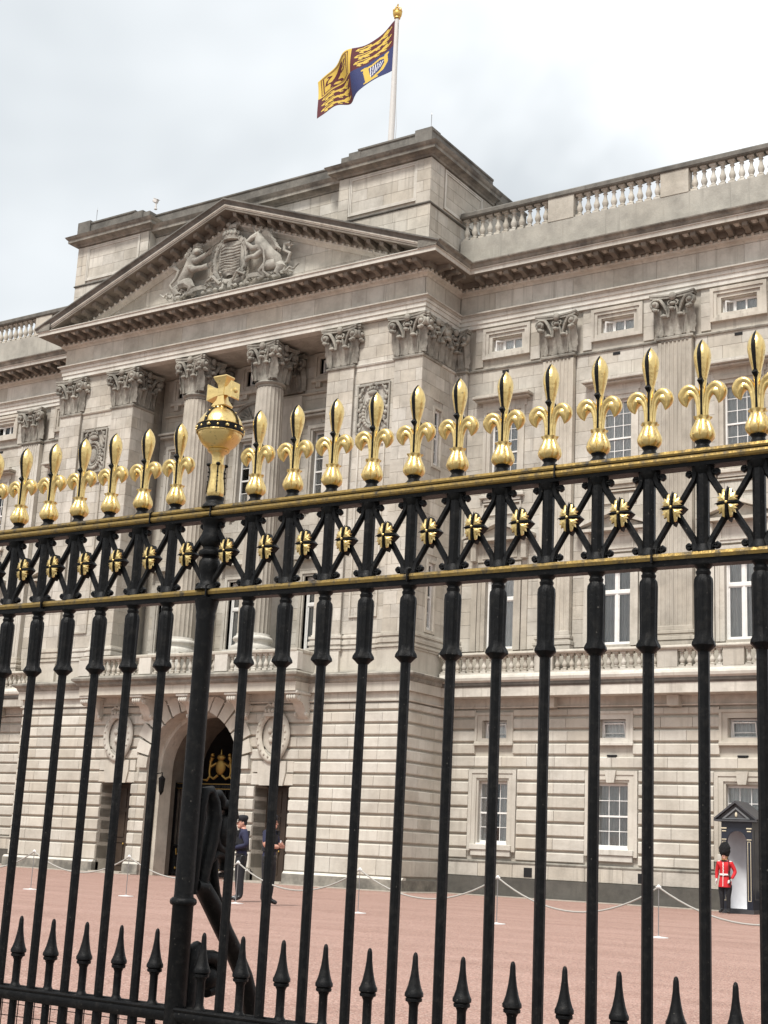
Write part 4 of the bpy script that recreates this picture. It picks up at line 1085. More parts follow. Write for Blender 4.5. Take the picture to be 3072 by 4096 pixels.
# --- royal arms in the tympanum
def arms():
    m = MB(); Y = -.12
    # shield with bulging face
    sh = lambda v: .62 * (1 - .0 * v) if v < .62 else .62 * math.sqrt(max(0, 1 - ((v - .62) / .38) ** 2 * .9))
    m.grid(lambda u, v: ((u * 2 - 1) * sh(v), Y - .42 + .16 * (u * 2 - 1) ** 2 + .1 * v, 24.95 - 1.45 * v), 12, 14)
    m.grid(lambda u, v: ((u * 2 - 1) * sh(v) * 1.0, Y - .1, 24.95 - 1.45 * v), 4, 14)
    for k in range(9):
        z = 23.75 + .13 * k; m.tube([(-.5, Y - .33, z), (-.2, Y - .4, z + .05 * math.sin(k)), (.2, Y - .4, z - .04), (.5, Y - .33, z + .03)], .03, 5)
    # garter oval round the shield
    m.tube([(.82 * math.cos(t * .2094), Y - .2 - .08, 24.22 + 1.0 * math.sin(t * .2094)) for t in range(31)], .12, 8, flat=.7, ref=(0, 1, 0))
    for k in range(24):
        a = 2 * math.pi * k / 24; m.sphere((.86 * math.cos(a), Y - .36, 24.22 + 1.02 * math.sin(a)), (.05, .05, .06), 6, 4)
    # crown, lion crest
    m.lathe([(.36, 0), (.4, .03), (.38, .1), (.4, .14), (.4, .2)], 16, (0, Y - .22, 25.02))
    for k in range(9):
        a = math.pi * (1 + k / 8); m.sphere((.4 * math.cos(a), Y - .22 + .4 * math.sin(a), 25.3), (.065, .05, .1), 6, 5)
    m.sphere((0, Y - .2, 25.32), (.34, .3, .26), 12, 8)
    for a in (-.3, 0, .3): m.tube([(a, Y - .52 + abs(a) * .3, 25.26), (a * .9, Y - .5, 25.44), (0, Y - .25, 25.6)], .04, 6)
    m.tube([(-.18, Y - .25, 25.66), (0, Y - .25, 25.74), (.2, Y - .25, 25.7)], [.1, .11, .09], 8)
    m.sphere((-.22, Y - .28, 25.83), (.12, .1, .12), 8, 6)
    for a in (-.14, -.02, .14): m.tube([(a, Y - .25, 25.7), (a + .02, Y - .28, 25.57)], .035, 5)
    m.tube([(.2, Y - .24, 25.72), (.33, Y - .24, 25.8), (.26, Y - .24, 25.93)], [.03, .03, .04], 5)
    # lion on the left
    def quad(pts, rad, seg=9): m.tube(pts, rad, seg)
    quad([(-2.38, Y - .2, 23.42), (-2.3, Y - .3, 23.75), (-2.08, Y - .36, 24.15), (-1.82, Y - .4, 24.55), (-1.68, Y - .4, 24.85)], [.26, .31, .28, .33, .28])
    m.sphere((-1.62, Y - .42, 25.0), (.26, .26, .27), 12, 8); m.sphere((-1.5, Y - .62, 24.98), (.15, .14, .16), 10, 6); m.sphere((-1.44, Y - .74, 24.93), (.09, .08, .08), 8, 6)
    rr = random.Random(4)
    for k in range(46):
        a = rr.uniform(0, 6.28); q = rr.uniform(.2, 1); cx_, cz_ = -1.68 - .1 * q, 24.95 - .35 * q * rr.random()
        x_, z_ = cx_ + (.28 + .06 * q) * math.cos(a), cz_ + (.3) * math.sin(a)
        m.tube([(x_, Y - .5, z_), (x_ + .08 * math.cos(a), Y - .56, z_ + .04), (x_ + .14 * math.cos(a + .5), Y - .46, z_ + .13 * math.sin(a + .5) - .03)], [.07, .055, .015], 5)
    m.lathe([(.15, 0), (.19, .05), (.16, .1), (.2, .2), (.12, .26), (.03, .32)], 10, (-1.62, Y - .42, 25.2), mod=lambda a, z: 1 + .12 * math.cos(5 * a))
    quad([(-1.86, Y - .5, 24.66), (-1.5, Y - .58, 24.52), (-1.12, Y - .56, 24.72), (-.9, Y - .5, 24.82)], [.19, .16, .12, .14])
    quad([(-1.98, Y - .48, 24.42), (-1.6, Y - .6, 24.12), (-1.2, Y - .58, 24.12), (-.95, Y - .52, 24.18)], [.19, .16, .12, .14])
    for zz in (24.82, 24.18):
        for q in range(4): m.tube([(-.92, Y - .52, zz - .07 + .05 * q), (-.76, Y - .5, zz - .1 + .06 * q)], [.05, .03], 5)
    quad([(-2.32, Y - .34, 23.6), (-1.92, Y - .5, 23.55), (-1.72, Y - .52, 23.3), (-1.85, Y - .46, 23.05), (-1.55, Y - .52, 22.97)], [.28, .25, .16, .13, .11])
    quad([(-2.44, Y - .24, 23.5), (-2.66, Y - .38, 23.35), (-2.48, Y - .42, 23.1), (-2.56, Y - .4, 22.98), (-2.25, Y - .46, 22.92)], [.28, .22, .15, .13, .11])
    quad([(-2.5, Y - .15, 23.45), (-2.9, Y - .25, 23.42), (-3.05, Y - .25, 23.78), (-2.76, Y - .25, 24.1), (-2.66, Y - .25, 24.4), (-2.9, Y - .25, 24.62)], [.085, .075, .065, .065, .075, .13])
    for k in range(5): m.tube([(-2.9, Y - .25, 24.6), (-2.95 - .1 * math.cos(k), Y - .3, 24.72 + .1 * math.sin(k * 1.7))], [.07, .02], 5)
    # unicorn on the right
    quad([(2.34, Y - .22, 23.5), (2.24, Y - .32, 23.85), (1.98, Y - .4, 24.2), (1.7, Y - .44, 24.52), (1.52, Y - .44, 24.85), (1.46, Y - .44, 25.05)], [.27, .31, .32, .32, .24, .18])
    quad([(1.5, Y - .44, 24.98), (1.42, Y - .48, 25.16), (1.2, Y - .54, 25.02), (1.0, Y - .56, 24.88)], [.2, .18, .14, .1])
    for e_ in (-.06, .06): m.tube([(1.5, Y - .46 + e_, 25.25), (1.54, Y - .48 + e_, 25.4)], [.05, .015], 5)
    m.tube([(1.34, Y - .48, 25.22), (1.12, Y - .5, 25.72)], [.05, .014], 6)
    for k in range(22):
        x_, z_ = 1.62 + .026 * k + rr.uniform(-.05, .05), 25.2 - .045 * k
        m.tube([(x_, Y - .46, z_), (x_ + .22, Y - .52, z_ + .06), (x_ + .34, Y - .46, z_ - .06), (x_ + .28, Y - .4, z_ - .16)], [.075, .065, .05, .02], 5)
    quad([(1.66, Y - .54, 24.5), (1.28, Y - .6, 24.48), (1.02, Y - .58, 24.74), (.88, Y - .52, 24.92)], [.18, .135, .1, .11])
    quad([(1.82, Y - .52, 24.3), (1.44, Y - .6, 24.05), (1.14, Y - .58, 24.1), (.95, Y - .52, 23.98)], [.18, .135, .1, .11])
    quad([(2.3, Y - .36, 23.6), (1.95, Y - .5, 23.5), (1.72, Y - .52, 23.3), (1.86, Y - .46, 23.05), (1.6, Y - .5, 22.95)], [.28, .24, .15, .12, .11])
    quad([(2.4, Y - .24, 23.5), (2.6, Y - .38, 23.35), (2.42, Y - .42, 23.1), (2.52, Y - .4, 22.96), (2.28, Y - .46, 22.9)], [.28, .22, .14, .12, .11])
    quad([(2.45, Y - .15, 23.55), (2.8, Y - .25, 23.62), (2.9, Y - .25, 24.0), (2.6, Y - .25, 24.2), (2.62, Y - .25, 24.5), (2.92, Y - .25, 24.45)], [.085, .08, .08, .08, .09, .14])
    for k in range(6): m.tube([(2.88, Y - .25, 24.42), (2.95 + .12 * math.cos(k), Y - .3, 24.35 + .16 * math.sin(k * 1.3))], [.075, .02], 5)
    m.tube([(1.66, Y - .72, 24.6), (1.95, Y - .78, 24.2), (2.0, Y - .74, 23.7), (1.95, Y - .7, 23.2), (2.2, Y - .6, 22.95)], .045, 5)
    # mantling, roses and thistles low down
    for k in range(60):
        sx = rr.choice((-1, 1)); x_ = sx * rr.uniform(.25, 3.2); z_ = rr.uniform(22.86, 23.3) if abs(x_) > 1 else rr.uniform(22.86, 23.6)
        a = rr.uniform(0, 6.28)
        m.tube([(x_, Y - .36, z_), (x_ + .12 * math.cos(a), Y - .5, z_ + .1 * math.sin(a)), (x_ + .2 * math.cos(a + .9), Y - .42, z_ + .16 * math.sin(a + .9))], [.06, .055, .02], 5)
    # motto ribbon
    def rib(pts, hw):
        n = len(pts)
        V = []
        for p in pts: V += [(p[0], p[1], p[2] + hw), (p[0], p[1], p[2] - hw), (p[0], p[1] + .06, p[2] - hw), (p[0], p[1] + .06, p[2] + hw)]
        F = []
        for i in range(n - 1):
            for k in range(4): F.append((4 * i + k, 4 * i + (k + 1) % 4, 4 * i + 4 + (k + 1) % 4, 4 * i + 4 + k))
        F += [(0, 1, 2, 3), tuple(range(4 * n - 4, 4 * n))]
        m.add(V, F)
    for sx in (-1, 1):
        rib([(sx * (.1 + 2.7 * t), Y - .5 + .12 * math.sin(t * 9), 22.98 + .25 * math.sin(t * math.pi * 1.5) * (1 - t) + .12 * t + (.0 if sx < 0 else .1 * t)) for t in [i / 24 for i in range(25)]], .1)
        m.tube([(sx * 2.8, Y - .4, 23.05), (sx * 3.05, Y - .45, 23.25), (sx * 3.2, Y - .4, 23.15), (sx * 3.45, Y - .4, 23.35)], [.09, .06, .05, .03], 6)
        m.tube([(sx * .3, Y - .5, 23.1), (sx * .6, Y - .6, 23.45), (sx * .95, Y - .56, 23.35), (sx * .85, Y - .5, 23.1)], [.06, .07, .06, .05], 6)
        for q in range(4): m.sphere((sx * (.2 + .3 * q), Y - .52, 22.86 + .03 * (q % 2)), (.09, .07, .08), 7, 5)
    m.box(-2.9, 2.9, Y - .3, .1, 22.48, 22.84)
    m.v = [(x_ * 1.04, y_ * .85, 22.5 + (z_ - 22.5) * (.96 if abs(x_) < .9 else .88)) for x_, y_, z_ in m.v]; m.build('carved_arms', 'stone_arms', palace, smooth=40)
arms()

# --- arched passage, gate, doors, lantern
m = MB(); n = 24
def barrel(r_, y0, y1):
    def fn(u, v):
        # jamb - arc - jamb
        y = y0 + (y1 - y0) * v; t = u * 3
        if t < 1: return (-r_, y, AZ * t)
        if t < 2: a = math.pi * (1 - (t - 1)); return (r_ * math.cos(a), y, AZ + r_ * math.sin(a))
        return (r_, y, AZ * (3 - t))
    return fn
m.grid(barrel(AR - .01, -.26, 1.05), 48, 1); m.grid(barrel(AR - .16, .35, 1.0), 48, 1)
m.add([barrel(AR - .16, y, y)(k / 48, 0) for k in range(49) for y in (.35,)] + [barrel(AR, y, y)(k / 48, 0) for k in range(49) for y in (.35,)], [(k, k + 1, k + 50, k + 49) for k in range(48)])
m.add([barrel(AR - .16, 1., 1.)(k / 48, 0) for k in range(49)] + [barrel(AR, 1., 1.)(k / 48, 0) for k in range(49)], [(k, k + 1, k + 50, k + 49) for k in range(48)])
m.build('arch_reveal', 'stone', palace)
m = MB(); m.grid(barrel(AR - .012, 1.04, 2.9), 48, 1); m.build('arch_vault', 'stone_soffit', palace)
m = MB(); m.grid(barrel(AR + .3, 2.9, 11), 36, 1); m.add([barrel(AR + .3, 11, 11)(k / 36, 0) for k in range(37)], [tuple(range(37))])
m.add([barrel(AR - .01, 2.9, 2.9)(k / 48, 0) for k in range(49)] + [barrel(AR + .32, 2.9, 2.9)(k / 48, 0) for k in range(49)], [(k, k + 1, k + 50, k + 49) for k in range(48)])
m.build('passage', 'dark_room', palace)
gt = MB(); GY = 1.45
for z in (.12, 1.15, 3.28, 3.46): gt.box(-2.15, 2.15, GY - .03, GY + .03, z - .035, z + .035)
for k in range(29):
    x = -2.1 + k * .15; gt.tube([(x, GY, .05), (x, GY, 3.46)], .016, 6)
gt.box(-2.15, 2.15, GY + .02, GY + .035, .1, 1.12); gt.box(-2.15, 2.15, GY + .0, GY + .03, 3.3, 3.44)
for sx in (-1, 1): gt.box(sx * 2.16 - .04, sx * 2.16 + .04, GY - .05, GY + .05, 0, 3.5); gt.box(sx * .03 - .025, sx * .03 + .025, GY - .04, GY + .04, 0, 3.4)
gate = gt.build('gate', 'iron', palace)
m = MB(); m.box(-2.1, 2.1, GY - .045, GY - .03, 3.45, 3.475); m.box(-2.1, 2.1, GY - .045, GY - .03, 3.27, 3.295)
for k in range(7):
    x = -1.9 + k * .62
    m.tube([(x, GY - .05, 1.02), (x + .02, GY - .05, .8), (x + .4, GY - .05, 1.0), (x + .42, GY - .05, .78)], .03, 6)
    for j in range(5): m.sphere((x + j * .1, GY - .04, .3), (.04, .03, .05), 6, 4)
m.build('gilt_ornament', 'gilt_dark', gate, smooth=40)
m = MB(); Yc = GY - .05
m.sphere((0, Yc, 4.1), (.24, .1, .3), 12, 8); m.sphere((0, Yc, 4.46), (.2, .1, .12), 10, 6); m.tube([(0, Yc, 4.5), (0, Yc, 4.75)], [.05, .015], 6)
for sx in (-1, 1):
    m.tube([(sx * .2, Yc, 4.25), (sx * .42, Yc, 4.12), (sx * .5, Yc, 4.3), (sx * .42, Yc, 4.46)], [.05, .07, .06, .09], 7)
    m.tube([(sx * .48, Yc, 4.3), (sx * .52, Yc, 3.95), (sx * .48, Yc, 3.7)], [.06, .05, .04], 6)
    m.tube([(sx * .1, Yc, 3.8), (sx * .3, Yc, 3.66), (sx * .5, Yc, 3.75), (sx * .62, Yc, 3.6), (sx * .8, Yc, 3.62)], [.05, .05, .045, .05, .03], 6)
    m.sphere((sx * .42, Yc, 4.55), .08, 8, 6)
m.build('gilt_crest', 'gilt_dark', gate, smooth=50)
for sx in (-1, 1):
    x = sx * 3.75
    m = MB(); m.box(x - .82, x + .82, .55, .62, 0, 3.4); dr = m.build('side_door', 'door_wood', palace)
    m = MB()
    for a in (-.4, .4):
        for z0, z1 in ((.3, 1.2), (1.35, 2.3), (2.45, 3.2)): ring(m, x + a - .3, x + a + .3, z0, z1, .05, .52, .56)
    m.build('door_panel', 'door_wood', dr)
    m = MB(); m.sphere((x - .06, .5, 1.1), .035, 8, 6); m.build('door_handle', 'gilt_dull', dr)
    m = MB(); m.box(x - .78, x + .78, -.2, .6, 3.36, 3.42); m.build('door_soffit', 'stone', palace)
    m = MB(); m.box(x - .8, x + .8, -.5, .6, 0, .07); m.build('door_step', 'kerb_stone', palace)
m = MB(); lx, ly = -AR + .42, .15
m.tube([(-AR, ly, 3.72), (lx, ly, 3.78), (lx, ly, 3.66)], .02, 6); m.lathe([(.03, .32), (.12, .24), (.14, .2), (.13, .18), (.1, -.26), (.06, -.32), (.02, -.4)], 6, (lx, ly, 3.35))
m.build('wall_lantern', 'iron', palace)
ASH.build('ashlar_stonework', 'stone', palace, tint=True, kind='stuff')

# ------------------------------------------------------------------ roof furniture
def rod(x, y, z0, z1, label):
    m = MB(); m.lathe([(.05, 0), (.05, .06), (.02, .09), (.013, .12), (.012, (z1 - z0) * .8), (.022, (z1 - z0) * .82), (.008, (z1 - z0) * .86), (.003, z1 - z0)], 8)
    return tag(m.build('lightning_rod', 'steel', None, (XC + x, YB + y, z0), smooth=40), label, 'lightning rod', 'lightning rods on the attic')
rod(9.0, .12, 27.74, 28.58, 'thin lightning rod above the right corner of the attic')
rod(-8.35, .12, 27.7, 28.48, 'thin lightning rod on the left attic block')
cc_ = thing('security_camera', 'small white security camera on the left attic parapet', 'camera', (XC - 4.95, YB + .25, 27.68))
m = MB(); m.lathe([(.07, 0), (.07, .05), (.04, .07), (.04, .28), (.06, .3)], 10); m.build('bracket', 'pole_white', cc_, smooth=40)
m = MB(); m.M = Matrix.Translation((-.02, 0, .38)) @ Matrix.Rotation(R(25), 4, 'Y'); m.cbox(-.13, .1, -.07, .07, -.07, .09, .02); m.box(-.18, .12, -.08, .08, .09, .11); m.tube([(-.13, 0, .0), (-.17, 0, .0)], .055, 10); m.build('housing', 'pole_white', cc_)
fp = thing('flagpole', 'tall white flagpole with gilt crown finial on the palace roof', 'flagpole', (XC, YB + 10.7, 26.7))
m = MB(); m.lathe([(.19, 0), (.185, 4), (.15, 9), (.105, 14.55)], 16); m.build('pole', 'pole_white', fp, smooth=50)
m = MB(); m.lathe([(.09, 14.55), (.16, 14.6), (.15, 14.66), (.2, 14.72), (.235, 14.86), (.22, 14.92), (.24, 14.95), (.22, 14.99), (.17, 15.0)], 16)
for k in range(8): m.sphere((.2 * math.cos(k * .785), .2 * math.sin(k * .785), 15.02), (.05, .05, .07), 6, 5)
for k in range(4):
    a = k * math.pi / 2; m.tube([(.2 * math.cos(a), .2 * math.sin(a), 14.98), (.19 * math.cos(a), .19 * math.sin(a), 15.14), (.0, 0, 15.2)], .025, 6)
m.sphere((0, 0, 15.24), .05, 8, 6); m.box(-.06, .06, -.015, .015, 15.32, 15.36); m.box(-.018, .018, -.015, .015, 15.27, 15.42)
m.build('crown_finial', 'gilt_dull', fp, smooth=45)
m = MB(); m.tube([(.2, -.05, .2), (.33, -.1, 8.6), (.23, -.08, 9.8), (.12, -.06, 14.3)], .012, 5); m.build('halyard', 'rope', fp)
# flag
def flag():
    NU, NV = 190, 96
    def P(u, v):
        x = -.11 - 4.72 * u - .18 * math.sin(u * 3) * v + .28 * v * u * u
        zt = 41.27 - 2.35 * u + .42 * u * u - .12 * math.sin(u * 7)
        zb = 38.49 - 1.5 * u + .25 * u * u + .2 * math.sin(u * 9.5 + .4) * (u > 0) * min(1, u * 3)
        z = zt + (zb - zt) * v
        if u > .86: z -= .9 * (u - .86) * max(0, v - .72) * 9 * .35
        y = .27 * math.sin(u * 8.6 + v * 2.2) * min(1, u * 2.5) + .09 * math.sin(u * 19 + 3.4 * v) * min(1, 2 * u) + .3 * u * v
        return (x, y, z)
    def seg(a, b, p, q, w):
        dx, dy = q[0] - p[0], q[1] - p[1]; L2 = dx * dx + dy * dy + 1e-9
        t = max(0, min(1, ((a - p[0]) * dx + (b - p[1]) * dy) / L2))
        return math.hypot(a - p[0] - t * dx, b - p[1] - t * dy) < w
    def pl(pts, w): return [(pts[i], pts[i + 1], w) for i in range(len(pts) - 1)]
    def passant(b0):
        return (pl([(.28, b0 - .01), (.45, b0 + .02), (.62, b0), (.76, b0 + .015)], .045) + pl([(.22, b0 - .07), (.26, b0 - .05)], .055) + pl([(.27, b0), (.18, b0 + .02), (.10, b0 - .05)], .022)
                + pl([(.32, b0), (.27, b0 + .07), (.21, b0 + .10)], .024) + pl([(.48, b0 + .02), (.44, b0 + .1), (.38, b0 + .115)], .02) + pl([(.72, b0), (.69, b0 + .07), (.62, b0 + .10)], .024) + pl([(.76, b0), (.82, b0 + .07), (.77, b0 + .11)], .022)
                + pl([(.77, b0), (.9, b0 - .03), (.86, b0 - .1), (.68, b0 - .11), (.6, b0 - .08)], .02))
    LIONS = [(p, q, w * 1.08) for p, q, w in passant(.2) + passant(.5) + passant(.8)]
    RAMP = (pl([(.42, .34), (.5, .5), (.6, .66)], .085) + pl([(.36, .24), (.4, .28)], .075) + pl([(.44, .38), (.24, .34), (.2, .28)], .035) + pl([(.46, .46), (.28, .5), (.22, .45)], .035) + pl([(.6, .66), (.42, .74), (.36, .84)], .04) + pl([(.62, .68), (.66, .8), (.56, .88)], .04) + pl([(.64, .6), (.8, .56), (.76, .38), (.66, .3), (.74, .22)], .03))
    HARP = (pl([(.3, .18), (.36, .5), (.44, .86)], .035) + pl([(.28, .2), (.44, .24), (.6, .17), (.7, .22), (.74, .12)], .045) + pl([(.72, .2), (.74, .45), (.66, .7), (.46, .86)], .04) + pl([(.36, .86), (.56, .88)], .04) + pl([(.33, .3), (.4, .8)], .05))
    STR = [((.42 + .05 * k, .27 + .01 * k), (.45 + .035 * k, .78 - .05 * k), .008) for k in range(6)]
    hit = lambda S, a, b: any(seg(a, b, p, q, w) for p, q, w in S)
    m = MB()
    m.grid(P, NU, NV)
    mi = []
    for j in range(NV):
        for i in range(NU):
            u, v = (i + .5) / NU, (j + .5) / NV; a, b = (u * 2) % 1, (v * 2) % 1
            if (u < .5) == (v < .5):
                k = 0
                if hit(LIONS, a, b): k = 1
                elif hit([(p, q, w + .018) for p, q, w in LIONS], a, b): k = 4
            elif v < .5:
                k = 1; e = min(a, 1 - a, b, 1 - b)
                if .07 < e < .10 or .13 < e < .155: k = 0
                elif hit(RAMP, a, b): k = 0
            else:
                k = 2; aa = 1 - a if False else a
                if hit(HARP, .9 - a * .9, b * .95 + .02): k = 1
                elif hit(STR, .9 - a * .9, b): k = 3
            if i < 1: k = 3
            mi.append(k)
    m.mi = mi
    fl_ = m.build('flag', ['flag_red', 'flag_gold', 'flag_blue', 'flag_white', 'flag_dark'], None, (XC, YB + 10.7, 0), smooth=180)
    so = fl_.modifiers.new('thick', 'SOLIDIFY'); so.thickness = .006
    tag(fl_, 'quartered red, gold and blue heraldic flag with lions and a harp, blowing from the pole', 'flag')
flag()

# ------------------------------------------------------------------ railings
fence = thing('iron_railing', 'black iron railing with gilded fleur-de-lis tops and orb-topped post', 'railing', (0, YF, 0))
BX = [-3.734 + .2 * k for k in range(0, 19)] + [-4.184 - .2 * k for k in range(0, 14)]
BX.sort()
PX = -3.959
X0, X1 = BX[0] - .12, BX[-1] + .12
def rail(name, prof, mat):
    m = MB(); m.prism(prof, X0, X1, 'yz'); return m.build(name, mat, fence, smooth=35)
def roll(cy, cz, r_, n=10): return [(cy + r_ * math.cos(2 * math.pi * k / n), cz + r_ * math.sin(2 * math.pi * k / n)) for k in range(n)]
tr = rail('top_rail', [(-.03, 2.570), (.03, 2.570), (.034, 2.60), (.03, 2.626), (-.028, 2.626), (-.034, 2.60)], 'iron')
def gilt(parent, prof, name='gilt_moulding'):
    m = MB(); m.prism(prof, X0, X1, 'yz'); return m.build(name, 'gilt_worn', parent, smooth=35)
gilt(tr, roll(-.032, 2.597, .0135)); gilt(tr, [(-.038, 2.613), (-.041, 2.62), (-.036, 2.631), (.036, 2.631), (.041, 2.62), (.036, 2.627), (-.03, 2.627)]); gilt(tr, roll(.032, 2.597, .0135))
lr = rail('lower_rail', [(-.026, 2.219), (.026, 2.219), (.03, 2.24), (.026, 2.264), (-.026, 2.264), (-.03, 2.24)], 'iron')
gilt(lr, [(-.034, 2.240), (-.038, 2.252), (-.033, 2.263), (-.022, 2.2665), (-.02, 2.24)]); gilt(lr, [(.034, 2.240), (.038, 2.252), (.033, 2.263), (.022, 2.2665), (.02, 2.24)])
for par, z, xs in ((tr, 2.601, (-4.29, -3.94, -2.29, -1.36)), (lr, 2.25, (-4.925, -3.93, -2.916, -1.907))):
    for x in xs:
        m = MB(); m.prism([(-.0485, z - .02), (-.0485, z + .026), (-.036, z + .034), (.036, z + .034), (.0485, z + .026), (.0485, z - .02)], x - .003, x + .003, 'yz'); m.build('rail_joint', 'iron', par)
dr_ = rail('dog_rail', [(-.034, .520), (-.026, .507), (.026, .507), (.034, .52), (.036, .54), (.028, .556), (-.028, .556), (-.036, .54)], 'iron')
for y in (-.03, .03):
    m = MB(); m.prism(roll(y, .556, .009, 8), X0, X1, 'yz'); m.build('rail_bead', 'iron', dr_, smooth=40)
rail('bottom_rail', [(-.03, .06), (.03, .06), (.03, .1), (-.03, .1)], 'iron')
m = MB(); m.cbox(X0 - .2, X1 + .2, -.22, .22, -.05, .05, .02); m.build('plinth', 'kerb_stone', fence)
# shared meshes
def oct_(r_, z0, z1): m = MB(); m.lathe([(r_, z0), (r_, z1)], 8, mod=None); return m
M_BAR = oct_(.0200, 0, 1.935).mesh('bar', 'iron')
sl = MB()
def fl_mod(a, z):
    if z < 1.955: return 1 + .10 * math.cos(6 * a) if z > 1.93 else 1
    if z < 2.178: return 1 - .075 * abs(math.sin(6 * a))
    return 1
sl.lathe([(.0215, 1.92), (.031, 1.93), (.040, 1.941), (.0385, 1.951), (.0322, 1.968), (.0315, 1.99), (.0325, 2.08), (.0336, 2.155), (.032, 2.172), (.0235, 2.184), (.0255, 2.19), (.0265, 2.196), (.0225, 2.201), (.0225, 2.206), (.03, 2.214), (.034, 2.22)], 36, mod=fl_mod)
M_SLV = sl.mesh('sleeve', 'iron', 30)
m = oct_(.0228, 2.264, 2.572); m.lathe([(.036, 2.264), (.034, 2.272), (.027, 2.285), (.024, 2.292)], 12); m.lathe([(.024, 2.545), (.028, 2.552), (.034, 2.565), (.036, 2.572)], 12)
M_UP = m.mesh('upright', 'iron', 30)
# fleur-de-lis finial
m = MB(); m.lathe([(.037, 2.627), (.036, 2.633), (.028, 2.641), (.0225, 2.65), (.0225, 2.655), (.028, 2.662), (.03, 2.668)], 20); M_PED = m.mesh('finial_foot', 'iron', 50)
m = MB()
def gad(a, z):
    if z > 2.746: return 1 + .12 * math.cos(7 * a)
    return 1.03 - .2 * (1 - abs(math.sin(3.5 * a)) ** .45) * math.sin(math.pi * min(1, max(0, (z - 2.66) / .09))) ** .4 if z > 2.662 else 1
m.lathe([(.018, 2.66), (.031, 2.667), (.039, 2.678), (.0412, 2.69), (.0385, 2.705), (.032, 2.72), (.0255, 2.735), (.0235, 2.743), (.0275, 2.750), (.0285, 2.754), (.02, 2.755), (.012, 2.75)], 56, mod=gad)
m.v = [(x_ * 1.08, y_ * 1.08, z_) for x_, y_, z_ in m.v]; M_BULB = m.mesh('bulb', 'gilt', 50)
m = MB(); bud = [(.010, 2.86), (.0145, 2.89), (.0195, 2.912), (.026, 2.94), (.0305, 2.966), (.0320, 2.984), (.0290, 3.004), (.0205, 3.023), (.0095, 3.037), (.0005, 3.0465)]
m.lathe(bud, 20); m.lathe([(.0115, 2.750), (.0105, 2.80), (.0115, 2.86), (.015, 2.882), (.0155, 2.892), (.0125, 2.905)], 12); M_BUD = m.mesh('bud', 'gilt', 60)
m = MB()
for sg in (-1, 1):
    pts = [(0, sg * (r_ * .985 + .0022), z) for r_, z in bud[1:-1]] + [(0, sg * .001, 3.047)]
    m.tube(pts, [.0050, .0056, .0068, .0078, .0078, .0068, .0052, .0034, .001], 6, flat=.5, ref=(0, 1, 0))
    m.tube([(0, sg * .012, 2.75), (0, sg * .0135, 2.80), (0, sg * .0145, 2.85), (0, sg * .0135, 2.88)], [.0046, .0040, .0044, .005], 6, flat=.9, ref=(0, 1, 0))
    m.tube([(0, sg * .008, 2.868), (0, sg * .017, 2.886), (0, sg * .008, 2.905)], [.005, .0148, .005], 4)
M_SPINE = m.mesh('spine', 'iron', 40)
sec = []
for k in range(16):
    a = 2 * math.pi * k / 16; d = math.degrees(a)
    f_ = 1 - .5 * math.exp(-((d - 270) / 26) ** 2) - .5 * math.exp(-((d - 90) / 26) ** 2)
    sec.append((math.cos(a) * (1 if True else f_), math.sin(a) * f_))
def petal(sg):
    ctrl = [(.0115, 2.750, .0115), (.0128, 2.785, .0115), (.0162, 2.815, .0132), (.0235, 2.838, .0165), (.0365, 2.8525, .0225), (.052, 2.8575, .0275), (.065, 2.8495, .0295), (.071, 2.835, .0265), (.0705, 2.820, .0185), (.067, 2.808, .0095), (.0635, 2.799, .001)]
    # refine with Catmull-Rom
    pts = []; rad = []
    n = len(ctrl)
    for i in range(n - 1):
        p0, p1, p2, p3 = (Vector(ctrl[max(i - 1, 0)]), Vector(ctrl[i]), Vector(ctrl[i + 1]), Vector(ctrl[min(i + 2, n - 1)]))
        for k in range(3):
            t = k / 3; v = .5 * ((2 * p1) + (p2 - p0) * t + (2 * p0 - 5 * p1 + 4 * p2 - p3) * t * t + (3 * p1 - p0 - 3 * p2 + p3) * t ** 3)
            pts.append((sg * v.x * .93, 0, v.y)); rad.append(max(.001, v.z * .93))
    pts.append((sg * ctrl[-1][0] * .93, 0, ctrl[-1][1])); rad.append(.001)
    m = MB(); m.tube(pts, rad, 16, flat=1.05, ref=(0, 1, 0), sec=sec); return m.mesh('petal', 'gilt', 55)
M_PET = [petal(-1), petal(1)]
# dog spike
m = MB(); m.lathe([(.014, .0), (.014, .555), (.022, .557), (.0225, .564), (.017, .572), (.0145, .58), (.0145, .672), (.019, .684), (.026, .688), (.0265, .697), (.024, .7), (.0295, .705), (.0295, .716), (.0255, .724), (.0195, .745), (.0135, .778), (.0098, .81), (.0082, .842), (.0055, .854), (.001, .858)], 10)
m.v = [(x_ * (1.16 if z_ > .56 else 1.2), y_ * (1.16 if z_ > .56 else 1.2), z_) for x_, y_, z_ in m.v]; M_DOG = m.mesh('dog_bar', 'iron', 40)
